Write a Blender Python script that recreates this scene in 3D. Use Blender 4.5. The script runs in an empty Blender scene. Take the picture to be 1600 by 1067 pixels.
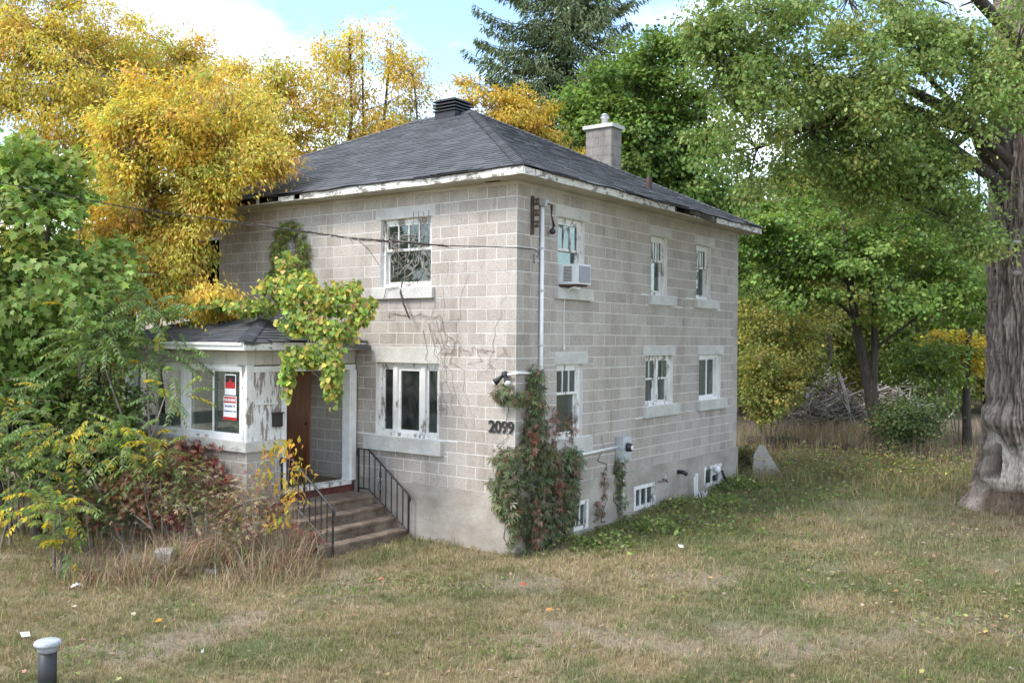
import bpy, math, random
import numpy as np
from mathutils import Matrix, Vector
random.seed(7); rng = np.random.default_rng(7)
SC = bpy.context.scene
COL = SC.collection

# ------------------------------------------------------------------ camera, sky, sun, exposure
CAM = np.array([8.9396, -12.41, 3.4875]); YAW, PIT, ROL = -0.6283174, -0.00247255, 0.00881773; FPX = 1472.254
FW = np.array([math.sin(YAW)*math.cos(PIT), math.cos(YAW)*math.cos(PIT), math.sin(PIT)])
R0 = np.array([math.cos(YAW), -math.sin(YAW), 0.0]); U0 = np.cross(R0, FW)
RT = R0*math.cos(ROL)+U0*math.sin(ROL); UP = -R0*math.sin(ROL)+U0*math.cos(ROL)
cd = bpy.data.cameras.new('camera'); cam = bpy.data.objects.new('camera', cd); COL.objects.link(cam)
cd.sensor_width = 36; cd.lens = FPX/1600*36; cd.clip_end = 3000; cd.clip_start = .1
cam.matrix_world = Matrix(((RT[0], UP[0], -FW[0], CAM[0]), (RT[1], UP[1], -FW[1], CAM[1]), (RT[2], UP[2], -FW[2], CAM[2]), (0, 0, 0, 1)))
SC.camera = cam
SUN_EL, SUN_AZ = math.radians(48), math.radians(205)      # azimuth: compass from +Y clockwise (toward -Y, -X)
wd = bpy.data.worlds.new('World'); SC.world = wd; wd.use_nodes = True
nt = wd.node_tree; N = nt.nodes; LK = nt.links
bg = N['Background']; bg.inputs['Strength'].default_value = .15
sky = N.new('ShaderNodeTexSky'); sky.sky_type = 'NISHITA'; sky.sun_disc = False
sky.sun_elevation = SUN_EL; sky.sun_rotation = SUN_AZ; sky.air_density = 1.0; sky.dust_density = .6; sky.ozone_density = 1.6
tc = N.new('ShaderNodeTexCoord'); sp = N.new('ShaderNodeSeparateXYZ'); LK.new(tc.outputs['Generated'], sp.inputs[0])
def wmath(op, a, b=None):
    n = N.new('ShaderNodeMath'); n.operation = op
    for i, v in enumerate((a, b)):
        if v is None: continue
        if isinstance(v, (int, float)): n.inputs[i].default_value = v
        else: LK.new(v, n.inputs[i])
    return n.outputs[0]
zz = wmath('ADD', wmath('MAXIMUM', sp.outputs[2], 0.0), .22)
cmb = N.new('ShaderNodeCombineXYZ')
LK.new(wmath('DIVIDE', sp.outputs[0], zz), cmb.inputs[0]); LK.new(wmath('DIVIDE', sp.outputs[1], zz), cmb.inputs[1])
cn = N.new('ShaderNodeTexNoise'); cn.inputs['Scale'].default_value = 1.15; cn.inputs['Detail'].default_value = 7; cn.inputs['Roughness'].default_value = .55
LK.new(cmb.outputs[0], cn.inputs['Vector'])
cr = N.new('ShaderNodeValToRGB'); cr.color_ramp.elements[0].position = .46; cr.color_ramp.elements[1].position = .66
LK.new(cn.outputs['Fac'], cr.inputs[0])
mxs = N.new('ShaderNodeMixRGB'); LK.new(cr.outputs[0], mxs.inputs[0]); LK.new(sky.outputs[0], mxs.inputs[1]); mxs.inputs[2].default_value = (7.6, 7.7, 7.9, 1)
LK.new(mxs.outputs[0], bg.inputs['Color'])
sl = bpy.data.lights.new('sun', 'SUN'); sl.energy = 1.5; sl.angle = math.radians(16); sl.color = (1, .94, .85)
sun = bpy.data.objects.new('sun', sl); COL.objects.link(sun)
sd = Vector((math.sin(SUN_AZ)*math.cos(SUN_EL), math.cos(SUN_AZ)*math.cos(SUN_EL), math.sin(SUN_EL)))
sun.rotation_euler = sd.to_track_quat('Z', 'Y').to_euler(); sun.location = (0, 0, 40)
VS = SC.view_settings; VS.view_transform = 'Standard'; VS.look = 'None'; VS.gamma = 1; VS.exposure = 1.48; VS.use_curve_mapping = False
SC.cycles.max_bounces = 6; SC.cycles.transparent_max_bounces = 10; SC.cycles.diffuse_bounces = 3

# ------------------------------------------------------------------ helpers
def W(px, D, z=0.0):
    """ground point D metres ahead of the camera, px = column in the 1600-wide frame"""
    p = CAM+D*(FW+RT*(px-800)/FPX); return np.array([p[0], p[1], z])
def zpx(py, D): return CAM[2]+D*(530-py)/FPX
def props(o, label=None, cat=None, group=None, kind=None):
    for k, v in (('label', label), ('category', cat), ('group', group), ('kind', kind)):
        if v: o[k] = v
    return o
def empty(name, loc, label, cat, group=None):
    o = bpy.data.objects.new(name, None); o.location = Vector([float(c) for c in loc]); o.empty_display_size = .3; COL.objects.link(o)
    o.matrix_basis = Matrix.Translation(o.location)
    return props(o, label, cat, group)
def adopt(o, parent):
    if parent is not None:
        o.parent = parent
        if parent.type == 'EMPTY': o.matrix_parent_inverse = Matrix.Translation(-parent.location)
    return o
def raw_mesh(name, V, F, mat, parent=None, smooth=False, kind=None, label=None, col=None, rnd=None):
    me = bpy.data.meshes.new(name); me.from_pydata([tuple(map(float, v)) for v in V], [], F); 
    if smooth: me.polygons.foreach_set('use_smooth', np.ones(len(me.polygons), bool))
    if mat: me.materials.append(mat)
    if rnd is not None:
        a = me.attributes.new('rnd', 'FLOAT', 'POINT'); a.data.foreach_set('value', np.asarray(rnd, np.float32))
    if col is not None:
        c = np.ones((len(V), 4), np.float32); c[:, :3] = col
        a = me.attributes.new('col', 'FLOAT_COLOR', 'POINT'); a.data.foreach_set('color', c.ravel())
    o = bpy.data.objects.new(name, me); COL.objects.link(o); adopt(o, parent)
    return props(o, label, None, None, kind)
def tri_mesh(name, V, T, mat, parent=None, col=None, kind=None, smooth=False):
    V = np.asarray(V, np.float32); T = np.asarray(T, np.int32); me = bpy.data.meshes.new(name)
    me.vertices.add(len(V)); me.vertices.foreach_set('co', V.ravel())
    me.loops.add(T.size); me.loops.foreach_set('vertex_index', T.ravel())
    me.polygons.add(len(T)); me.polygons.foreach_set('loop_start', np.arange(0, T.size, 3, dtype=np.int32))
    me.polygons.foreach_set('loop_total', np.full(len(T), 3, np.int32))
    if smooth: me.polygons.foreach_set('use_smooth', np.ones(len(T), bool))
    if col is not None:
        c = np.ones((len(V), 4), np.float32); c[:, :3] = col
        a = me.attributes.new('col', 'FLOAT_COLOR', 'POINT'); a.data.foreach_set('color', c.ravel())
    me.materials.append(mat); me.update(calc_edges=True); me.validate()
    o = bpy.data.objects.new(name, me); COL.objects.link(o); adopt(o, parent)
    return props(o, kind=kind)
class MB:
    def __init__(s, tf=None, flip=False): s.V = []; s.F = []; s.tf = tf; s.flip = flip; s.R = []; s.cur = 0.0
    def add(s, vs, fs):
        b = len(s.V)
        for v in vs: s.V.append(s.tf(*v) if s.tf else tuple(v)); s.R.append(s.cur)
        for f in fs:
            f = [b+i for i in f]; s.F.append(f[::-1] if s.flip else f)
        return s
    def box(s, a0, a1, b0, b1, c0, c1):
        v = [(a, b, c) for a in (a0, a1) for b in (b0, b1) for c in (c0, c1)]
        return s.add(v, [(0, 1, 3, 2), (4, 6, 7, 5), (0, 4, 5, 1), (2, 3, 7, 6), (0, 2, 6, 4), (1, 5, 7, 3)])
    def obox(s, c, ax, hx, hy, hz):
        c = np.array(c); ax = [np.array(a)/np.linalg.norm(a) for a in ax]
        v = [c+ax[0]*i*hx+ax[1]*j*hy+ax[2]*k*hz for i in (-1, 1) for j in (-1, 1) for k in (-1, 1)]
        return s.add(v, [(0, 1, 3, 2), (4, 6, 7, 5), (0, 4, 5, 1), (2, 3, 7, 6), (0, 2, 6, 4), (1, 5, 7, 3)])
    def bar(s, p, q, w, h=None, up=(0, 0, 1)):
        p = np.array(p, float); q = np.array(q, float); d = q-p; l = np.linalg.norm(d); d = d/l
        sd_ = np.cross(d, up); n = np.linalg.norm(sd_); sd_ = sd_/n if n > 1e-5 else np.array([1, 0, 0]); u = np.cross(sd_, d)
        return s.obox((p+q)/2, (d, sd_, u), l/2, w/2, (h or w)/2)
    def tube(s, pts, rad, n=6, cap=True):
        pts = [np.array(p, float) for p in pts]; m = len(pts)
        rad = [rad]*m if np.isscalar(rad) else rad; vs = []; ref = None
        for i in range(m):
            d = pts[min(i+1, m-1)]-pts[max(i-1, 0)]; d = d/(np.linalg.norm(d)+1e-9)
            if ref is None: ref = np.array([0, 0, 1.0]) if abs(d[2]) < .9 else np.array([1.0, 0, 0])
            a = np.cross(d, ref); a /= np.linalg.norm(a)+1e-9; b = np.cross(d, a); ref = np.cross(a, d)*-1 if False else ref
            for k in range(n):
                t = 2*math.pi*k/n; vs.append(pts[i]+rad[i]*(a*math.cos(t)+b*math.sin(t)))
        fs = [(i*n+k, i*n+(k+1) % n, (i+1)*n+(k+1) % n, (i+1)*n+k) for i in range(m-1) for k in range(n)]
        if cap: fs += [tuple(range(n))[::-1], tuple((m-1)*n+k for k in range(n))]
        return s.add(vs, fs)
    def lathe(s, c, prof, n=20, axis='z'):
        vs = []
        for r, h in prof:
            for k in range(n):
                t = 2*math.pi*k/n; a, b = r*math.cos(t), r*math.sin(t)
                vs.append((c[0]+a, c[1]+b, c[2]+h) if axis == 'z' else ((c[0]+h, c[1]+a, c[2]+b) if axis == 'x' else (c[0]+a, c[1]+h, c[2]+b)))
        m = len(prof)
        fs = [(i*n+k, i*n+(k+1) % n, (i+1)*n+(k+1) % n, (i+1)*n+k) for i in range(m-1) for k in range(n)]
        fs += [tuple(range(n))[::-1], tuple((m-1)*n+k for k in range(n))]
        return s.add(vs, fs)
    def build(s, name, mat, parent=None, smooth=False, kind=None, label=None, rnd=False):
        return raw_mesh(name, s.V, s.F, mat, parent, smooth, kind, label, rnd=s.R if rnd else None)

def vnoise(x, y, sc, seed=0):
    """smooth value noise in 0..1"""
    x = np.asarray(x, float)*sc+1000.37; y = np.asarray(y, float)*sc+1000.71
    xi = np.floor(x).astype(np.int64); yi = np.floor(y).astype(np.int64); fx = x-xi; fy = y-yi
    fx = fx*fx*(3-2*fx); fy = fy*fy*(3-2*fy)
    def h(a, b):
        n = (a*374761393+b*668265263+seed*362437) & 0x7fffffff; n = ((n ^ (n >> 13))*1274126177) & 0x7fffffff
        return ((n ^ (n >> 16)) & 0xffff)/65535.0
    return (h(xi, yi)*(1-fx)+h(xi+1, yi)*fx)*(1-fy)+(h(xi, yi+1)*(1-fx)+h(xi+1, yi+1)*fx)*fy
def fbm(x, y, sc, seed=0, o=4):
    t = 0; a = .5; s = 0
    for i in range(o): t = t+a*vnoise(x, y, sc*2**i, seed+i*17); s += a; a *= .55
    return t/s

# ------------------------------------------------------------------ materials
def newmat(name):
    m = bpy.data.materials.new(name); m.use_nodes = True; t = m.node_tree; return m, t, t.nodes['Principled BSDF']
def nd(t, typ, **kw):
    n = t.nodes.new(typ)
    for k, v in kw.items():
        if k in n.inputs: n.inputs[k].default_value = v
        else: setattr(n, k, v)
    return n
def ramp(t, src, stops):
    r = t.nodes.new('ShaderNodeValToRGB'); e = r.color_ramp.elements
    while len(e) < len(stops): e.new(.5)
    for el, (p, c) in zip(e, stops): el.position = p; el.color = (c if hasattr(c, '__len__') else (c, c, c))[:3]+(1,) if hasattr(c, '__len__') else (c, c, c, 1)
    t.links.new(src, r.inputs[0]); return r.outputs[0]
def pos(t, scale=(1, 1, 1)):
    g = t.nodes.new('ShaderNodeNewGeometry')
    if scale == (1, 1, 1): return g.outputs['Position']
    m = t.nodes.new('ShaderNodeVectorMath'); m.operation = 'MULTIPLY'; t.links.new(g.outputs['Position'], m.inputs[0]); m.inputs[1].default_value = scale
    return m.outputs[0]
def noise(t, vec, sc, det=4, rough=.6):
    n = nd(t, 'ShaderNodeTexNoise', Scale=sc, Detail=det, Roughness=rough); t.links.new(vec, n.inputs['Vector']); return n.outputs['Fac']
def mixc(t, f, a, b, mode='MIX'):
    n = t.nodes.new('ShaderNodeMixRGB'); n.blend_type = mode
    for i, v in enumerate((f, a, b)):
        if isinstance(v, (int, float)): n.inputs[i].default_value = v
        elif isinstance(v, tuple): n.inputs[i].default_value = v[:3]+(1,)
        else: t.links.new(v, n.inputs[i])
    return n.outputs[0]
def bump(t, b, h, st=.3, dist=.01):
    n = nd(t, 'ShaderNodeBump', Strength=st, Distance=dist); t.links.new(h, n.inputs['Height']); t.links.new(n.outputs[0], b.inputs['Normal'])
def pm(name, c1, c2, sc=6, rough=.8, bmp=.2, lo=.35, hi=.65, stretch=(1, 1, 1), fine=None, metal=0, dist=.01):
    m, t, b = newmat(name); p = pos(t, stretch); f = noise(t, p, sc, 5)
    c = ramp(t, f, [(lo, c1), (hi, c2)])
    if fine:
        f2 = noise(t, p, fine[0], 3, .7); c = mixc(t, fine[1], c, ramp(t, f2, [(.3, .15), (.7, 1.0)]), 'MULTIPLY')
    t.links.new(c, b.inputs['Base Color']); b.inputs['Roughness'].default_value = rough; b.inputs['Metallic'].default_value = metal
    if bmp: bump(t, b, noise(t, p, (fine[0] if fine else sc*6), 3), bmp, dist)
    return m
def rndval(t):
    a = nd(t, 'ShaderNodeAttribute', attribute_name='rnd'); o = t.nodes.new('ShaderNodeObjectInfo')
    s = nd(t, 'ShaderNodeMath', operation='ADD'); t.links.new(a.outputs['Fac'], s.inputs[0]); t.links.new(o.outputs['Random'], s.inputs[1])
    f = nd(t, 'ShaderNodeMath', operation='FRACT'); t.links.new(s.outputs[0], f.inputs[0]); return f.outputs[0]
def block_mat():
    m, t, b = newmat('concrete_block'); p = pos(t); r = rndval(t)
    base = ramp(t, r, [(0, (.365, .323, .280)), (.35, (.425, .379, .332)), (.7, (.455, .408, .360)), (1, (.395, .350, .305))])
    sp_ = noise(t, p, 52, 3, .85); c = mixc(t, .75, base, ramp(t, sp_, [(.33, .38), (.5, .97), (.70, 1.28)]), 'MULTIPLY')
    st = noise(t, pos(t, (1.6, 1.6, .4)), 1.1, 6, .7); c = mixc(t, .9, c, ramp(t, st, [(.32, (.70, .67, .63)), (.52, 1.0), (.7, (1.05, 1.05, 1.05))]), 'MULTIPLY')
    t.links.new(c, b.inputs['Base Color']); b.inputs['Roughness'].default_value = .95; bump(t, b, sp_, .7, .006); return m
def shingle_mat():
    m, t, b = newmat('asphalt_shingle'); p = pos(t); r = rndval(t)
    base = ramp(t, r, [(0, (.062, .064, .069)), (.5, (.082, .085, .092)), (1, (.105, .108, .115))])
    g = noise(t, p, 160, 2, .8); c = mixc(t, .6, base, ramp(t, g, [(.3, .5), (.7, 1.35)]), 'MULTIPLY')
    st = noise(t, p, .8, 4); c = mixc(t, .6, c, ramp(t, st, [(.35, .75), (.65, 1.15)]), 'MULTIPLY')
    t.links.new(c, b.inputs['Base Color']); b.inputs['Roughness'].default_value = .9; bump(t, b, g, .5, .004); return m
def peel_mat(name, paint=(.74, .73, .70), under=(.30, .26, .22), amount=.45, sc=7, stretch=(1, 1, .3)):
    m, t, b = newmat(name); p = pos(t, stretch); f = noise(t, p, sc, 6, .7); k = ramp(t, f, [(amount-.03, 0.0), (amount+.02, 1.0)])
    g = noise(t, pos(t), 2.0, 5); pt = mixc(t, .6, paint, ramp(t, g, [(.3, (.68, .66, .62)), (.6, 1.0)]), 'MULTIPLY')
    un = mixc(t, noise(t, pos(t, (1, 1, .2)), 30, 3), under, tuple(x*.55 for x in under))
    t.links.new(mixc(t, k, un, pt), b.inputs['Base Color']); b.inputs['Roughness'].default_value = .7; bump(t, b, k, .4, .004); return m
def leaf_mat(name, transl=.42, rough=.55):
    m, t, b = newmat(name); a = nd(t, 'ShaderNodeAttribute', attribute_name='col')
    t.links.new(a.outputs['Color'], b.inputs['Base Color']); b.inputs['Roughness'].default_value = rough; b.inputs['Specular IOR Level'].default_value = .35
    tr = t.nodes.new('ShaderNodeBsdfTranslucent'); br = mixc(t, 1.0, a.outputs['Color'], (1.25, 1.2, .7), 'MULTIPLY'); t.links.new(br, tr.inputs['Color'])
    mx = t.nodes.new('ShaderNodeMixShader'); mx.inputs[0].default_value = transl
    t.links.new(b.outputs[0], mx.inputs[1]); t.links.new(tr.outputs[0], mx.inputs[2]); t.links.new(mx.outputs[0], t.nodes['Material Output'].inputs['Surface']); return m
def glass_mat(name, tint=(.62, .68, .66), refl=.05):
    m, t, b = newmat(name); t.nodes.remove(b)
    tr = t.nodes.new('ShaderNodeBsdfTransparent'); tr.inputs[0].default_value = tint+(1,)
    gl = t.nodes.new('ShaderNodeBsdfGlossy'); gl.inputs['Roughness'].default_value = .03; gl.inputs['Color'].default_value = (.9, .95, .95, 1)
    df = t.nodes.new('ShaderNodeBsdfDiffuse'); df.inputs[0].default_value = (.35, .36, .34, 1)
    m0 = t.nodes.new('ShaderNodeMixShader'); dn = ramp(t, noise(t, pos(t), 5, 5), [(.4, .02), (.75, .12)]); t.links.new(dn, m0.inputs[0]); t.links.new(tr.outputs[0], m0.inputs[1]); t.links.new(df.outputs[0], m0.inputs[2])
    fr = nd(t, 'ShaderNodeLayerWeight', Blend=.28); ad = nd(t, 'ShaderNodeMath', operation='MULTIPLY_ADD'); t.links.new(fr.outputs['Fresnel'], ad.inputs[0]); ad.inputs[1].default_value = .38; ad.inputs[2].default_value = refl
    mx = t.nodes.new('ShaderNodeMixShader'); t.links.new(ad.outputs[0], mx.inputs[0]); t.links.new(m0.outputs[0], mx.inputs[1]); t.links.new(gl.outputs[0], mx.inputs[2])
    t.links.new(mx.outputs[0], t.nodes['Material Output'].inputs['Surface']); return m
def col_mat(name, rough=.9, bmp=.5, sc=40, dist=.02, stretch=(1, 1, 1), mul=(.55, 1.25)):
    m, t, b = newmat(name); a = nd(t, 'ShaderNodeAttribute', attribute_name='col'); f = noise(t, pos(t, stretch), sc, 5, .7)
    t.links.new(mixc(t, 1.0, a.outputs['Color'], ramp(t, f, [(.3, mul[0]), (.7, mul[1])]), 'MULTIPLY'), b.inputs['Base Color']); b.inputs['Roughness'].default_value = rough
    bump(t, b, f, bmp, dist); return m
M = dict(
    block=block_mat(), shingle=shingle_mat(),
    mortar=pm('mortar', (.58, .56, .525), (.74, .72, .68), 3, .95, .2),
    stone=pm('cast_stone', (.53, .51, .46), (.68, .66, .61), 2.5, .9, .4, fine=(60, .45)),
    found=pm('foundation_concrete', (.30, .265, .22), (.47, .43, .37), 1.3, .92, .4, stretch=(1, 1, 1.8), fine=(45, .35)),
    stepc=pm('step_concrete', (.13, .09, .065), (.32, .25, .185), 3.5, .95, .5, fine=(35, .6)),
    redpaint=pm('red_paint_worn', (.10, .028, .022), (.20, .06, .045), 6, .8, .3, fine=(30, .6)),
    white=pm('white_frame', (.66, .65, .62), (.80, .79, .77), 5, .55, .15),
    peel=peel_mat('peeling_paint'), peelwall=peel_mat('peeling_panel', (.76, .75, .73), (.33, .26, .23), .49, 9, (1, 1, .22)),
    fascia=peel_mat('fascia_paint', (.68, .66, .61), (.25, .22, .19), .47, 6, (1, 1, 2.2)),
    soffit=pm('soffit_boards', (.40, .37, .31), (.56, .53, .47), 1.6, .85, .2),
    dark=pm('dark_void', (.012, .011, .010), (.02, .018, .016), 4, .9, 0),
    rotwood=pm('rotten_wood', (.06, .045, .035), (.16, .13, .10), 6, .95, .5, fine=(30, .7)),
    glass=glass_mat('window_glass'), glassclear=glass_mat('porch_glass', (.72, .76, .74), .05),
    door=pm('brown_door', (.24, .085, .028), (.36, .14, .05), 3, .5, .1, stretch=(6, 6, .6)),
    iron=pm('black_iron', (.010, .010, .011), (.03, .026, .024), 12, .5, .2),
    plastic=pm('vent_black', (.012, .013, .015), (.022, .023, .026), 5, .5, 0),
    plaster=pm('plaster', (.30, .29, .26), (.42, .40, .37), 2, .9, .1), floorw=pm('wood_floor', (.10, .06, .035), (.16, .10, .06), 4, .6, .1),
    curtain=pm('pale_curtain', (.42, .45, .41), (.56, .58, .54), 6, .9, .2, stretch=(1, 8, .3)),
    pvc=pm('pvc_white', (.66, .67, .66), (.76, .77, .76), 4, .45, .05), galv=pm('galvanised', (.42, .44, .46), (.56, .58, .60), 6, .45, .1, metal=.3),
    acw=pm('ac_casing', (.62, .63, .63), (.74, .75, .75), 5, .5, .05), acg=pm('ac_fins', (.22, .23, .25), (.32, .33, .35), 20, .6, .2, stretch=(1, 1, 4)),
    chrome=pm('flue_steel', (.5, .5, .5), (.65, .65, .65), 6, .35, .05, metal=.8), rust=pm('rusty_iron', (.055, .04, .035), (.12, .075, .055), 14, .9, .4),
    signr=pm('sign_red', (.42, .02, .025), (.5, .03, .03), 3, .5, 0), signw=pm('sign_white', (.75, .76, .76), (.82, .82, .82), 3, .5, 0), signk=pm('sign_black', (.015, .015, .016), (.022, .022, .022), 3, .5, 0), signb=pm('sign_blue', (.04, .10, .22), (.05, .12, .26), 3, .5, 0),
    bark=pm('bark', (.085, .068, .055), (.20, .165, .135), 5, .95, .9, stretch=(4, 4, .8), fine=(16, .7), dist=.03),
    barkd=pm('bark_dark', (.045, .036, .028), (.11, .088, .07), 5, .95, .8, stretch=(4, 4, .8), fine=(16, .6), dist=.03),
    twig=pm('dry_twig', (.12, .095, .075), (.26, .22, .18), 8, .9, .2), stick=pm('dead_branch_wood', (.20, .175, .15), (.42, .39, .35), 3, .9, .4),
    leaf=leaf_mat('leaf'), leafdry=leaf_mat('leaf_dry', .2, .8), needle=leaf_mat('needles', .12, .7), grass=leaf_mat('grass_blade', .25, .85),
    bigbark=col_mat('old_maple_bark', .95, .9, 16, .03, (2.2, 2.2, .5), (.45, 1.3)), ground=col_mat('soil_and_thatch', .98, .8, 22, .03), slab=pm('grey_slab', (.36, .33, .29), (.48, .45, .40), 3, .9, .3, fine=(40, .4)),
    paper=pm('litter_paper', (.48, .49, .50), (.62, .62, .62), 5, .6, 0),
)

# ------------------------------------------------------------------ ground
Lb, Hc, ZF = .40532, .2032, .94
WN, DN = 26.5, 22.5; WX, DY = WN*Lb, DN*Lb
ZS = ZF+25*Hc                                            # wall top
def gz(x, y):
    x = np.asarray(x, float); y = np.asarray(y, float)
    s = np.clip((y+1)/14, 0, 1); s = s*s*(3-2*s)
    return .18*s+.07*(fbm(x, y, .35, 3, 3)-.5)-.02
def lawn_col(x, y):
    """dry straw, olive, green and bare soil patches: real differences of what grows there"""
    x = np.asarray(x, float); y = np.asarray(y, float)
    a = fbm(x, y, .42, 11, 4); b = fbm(x, y, .9, 31, 4); c = fbm(x, y, .55, 57, 4)
    straw = np.array([.315, .255, .16]); olive = np.array([.165, .155, .07]); green = np.array([.08, .125, .034]); soil = np.array([.30, .25, .20]); litter = np.array([.16, .125, .09])
    d = np.clip((-(x-2.5)*.0+(y+3.5))/9, 0, 1)          # towards the house and trees it is greener, under the trees leaf litter
    rt = np.clip((x-.5)/5, 0, 1)*np.clip((y+6)/6, 0, 1); g = .85*np.clip((b-.53+.13*d+.10*rt)*5, 0, 1)[..., None]; o = .85*np.clip((a-.45+.16*d)*3.5, 0, 1)[..., None]
    col = straw*(1-o)+olive*o; col = col*(1-g)+green*g
    e_ = fbm(x, y, 3.2, 83, 3); k_ = np.clip((e_-.5)*5, -1, 1)[..., None]; col = np.where(k_ > 0, col*(1-.45*k_)+olive*.45*k_, col*(1+.3*k_)-straw*.3*k_)
    s = .85*np.clip((c-.58)*6, 0, 1)[..., None]*(1-.75*d[..., None]); col = col*(1-s)+soil*s
    far = np.clip((y-7)/7, 0, 1)[..., None]; far = np.maximum(far, np.clip((x-3.2)/3, 0, 1)[..., None]*np.clip((y-2.5)/4, 0, 1)[..., None]*.8)
    lf = litter*(1+.5*(b[..., None]-.5)); k = far*np.clip((.66-a)*5, .25, 1)[..., None]; col = col*(1-k)+lf*k
    return col*np.array([.97, .93, .84])
xs = np.unique(np.r_[np.linspace(-1200, -60, 12), np.linspace(-60, -18, 22), np.arange(-18, 16, .22), np.linspace(16, 70, 28), np.linspace(70, 1200, 12)])
ys = np.unique(np.r_[np.linspace(-1200, -40, 10), np.linspace(-40, -13, 14), np.arange(-13, 14, .22), np.linspace(14, 40, 60), np.linspace(40, 100, 20), np.linspace(100, 1400, 12)])
GX, GY = np.meshgrid(xs, ys, indexing='ij'); GZ = gz(GX, GY)+.02*(fbm(GX, GY, 2.2, 77, 3)-.5)
V = np.stack([GX, GY, GZ], -1).reshape(-1, 3); nx, ny = len(xs), len(ys)
I = (np.arange(nx-1)[:, None]*ny+np.arange(ny-1)[None]).ravel()
T = np.r_[np.c_[I, I+ny, I+ny+1], np.c_[I, I+ny+1, I+1]]
g = tri_mesh('ground', V, T, M['ground'], None, lawn_col(V[:, 0], V[:, 1])*.9, 'structure', True)

# ------------------------------------------------------------------ house
house = empty('house', (-WX/2, DY/2, 0), 'two-storey grey concrete block house with dark hip roof', 'house')
tfF = lambda u, d, z: (-u, -d, z)
tfS = lambda u, d, z: (d, u, z)
def hole(u0, u1, c0, c1): return (u0*Lb, u1*Lb, ZF+c0*Hc, ZF+c1*Hc)
FH = dict(ur=hole(4.5, 7.5, 17, 23), lr=hole(4.0, 7.7, 3.9, 10.37), sm=hole(12.95, 13.56, 20.8, 22.7), ul=hole(19, 21.9, 17, 23), door=hole(12.0, 14.4, -.35, 9.7))
SH = dict(u1=hole(3.0, 5.15, 17, 23), u2=hole(11.5, 13.25, 17.1, 23), u3=hole(16.72, 18.6, 17.1, 23), l1=hole(3.0, 5.1, 4.0, 10.4), l2=hole(11.0, 14.0, 6, 11), l3=hole(17.2, 20.1, 6, 11))
BH = dict(b0=hole(4.3, 5.52, -4.2, -1.65), b1=hole(9.76, 11.97, -3.95, -1.62), b2=hole(17.8, 20.15, -3.68, -1.4))
def panel(mb, u0, u1, z0, z1, holes, d0, d1):
    us = sorted({u0, u1}|{h[i] for h in holes for i in (0, 1) if u0 < h[i] < u1}); zs = sorted({z0, z1}|{h[i] for h in holes for i in (2, 3) if z0 < h[i] < z1})
    inh = lambda u, z: any(h[0] < u < h[1] and h[2] < z < h[3] for h in holes)
    for a, b in zip(us, us[1:]):
        for c, e in zip(zs, zs[1:]):
            if inh((a+b)/2, (c+e)/2): continue
            mb.add([(a, d1, c), (b, d1, c), (b, d1, e), (a, d1, e)], [(0, 3, 2, 1)]); mb.add([(a, d0, c), (b, d0, c), (b, d0, e), (a, d0, e)], [(0, 1, 2, 3)])
    for h in holes:
        a, b, c, e = h; c = max(c, z0); e = min(e, z1)
        mb.add([(a, d0, c), (b, d0, c), (b, d0, e), (a, d0, e), (a, d1, c), (b, d1, c), (b, d1, e), (a, d1, e)], [(0, 1, 5, 4), (1, 2, 6, 5), (2, 3, 7, 6), (3, 0, 4, 7)])
    mb.add([(u0, d0, z0), (u1, d0, z0), (u1, d1, z0), (u0, d1, z0)], [(0, 1, 2, 3)]); mb.add([(u0, d0, z1), (u1, d0, z1), (u1, d1, z1), (u0, d1, z1)], [(3, 2, 1, 0)])
    mb.add([(u0, d0, z0), (u0, d1, z0), (u0, d1, z1), (u0, d0, z1)], [(0, 1, 2, 3)]); mb.add([(u1, d0, z0), (u1, d1, z0), (u1, d1, z1), (u1, d0, z1)], [(3, 2, 1, 0)])
TH = .24
mf = MB(tfF); panel(mf, 0.0, WX, ZF, ZS, list(FH.values()), -TH, 0.0); front_wall = mf.build('front_wall', M['mortar'], house)
ms = MB(tfS, True); panel(ms, TH+.002, DY-TH-.002, ZF, ZS, list(SH.values()), -TH, 0.0); side_wall = ms.build('side_wall', M['mortar'], house)
mb = MB(); mb.box(-WX, -.0, DY-TH, DY, ZF, ZS); back_wall = mb.build('back_wall', M['block'], house)
mb = MB(); mb.box(-WX, -WX+TH, TH+.002, DY-TH-.002, ZF, ZS); left_wall = mb.build('end_wall', M['block'], house)
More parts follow.
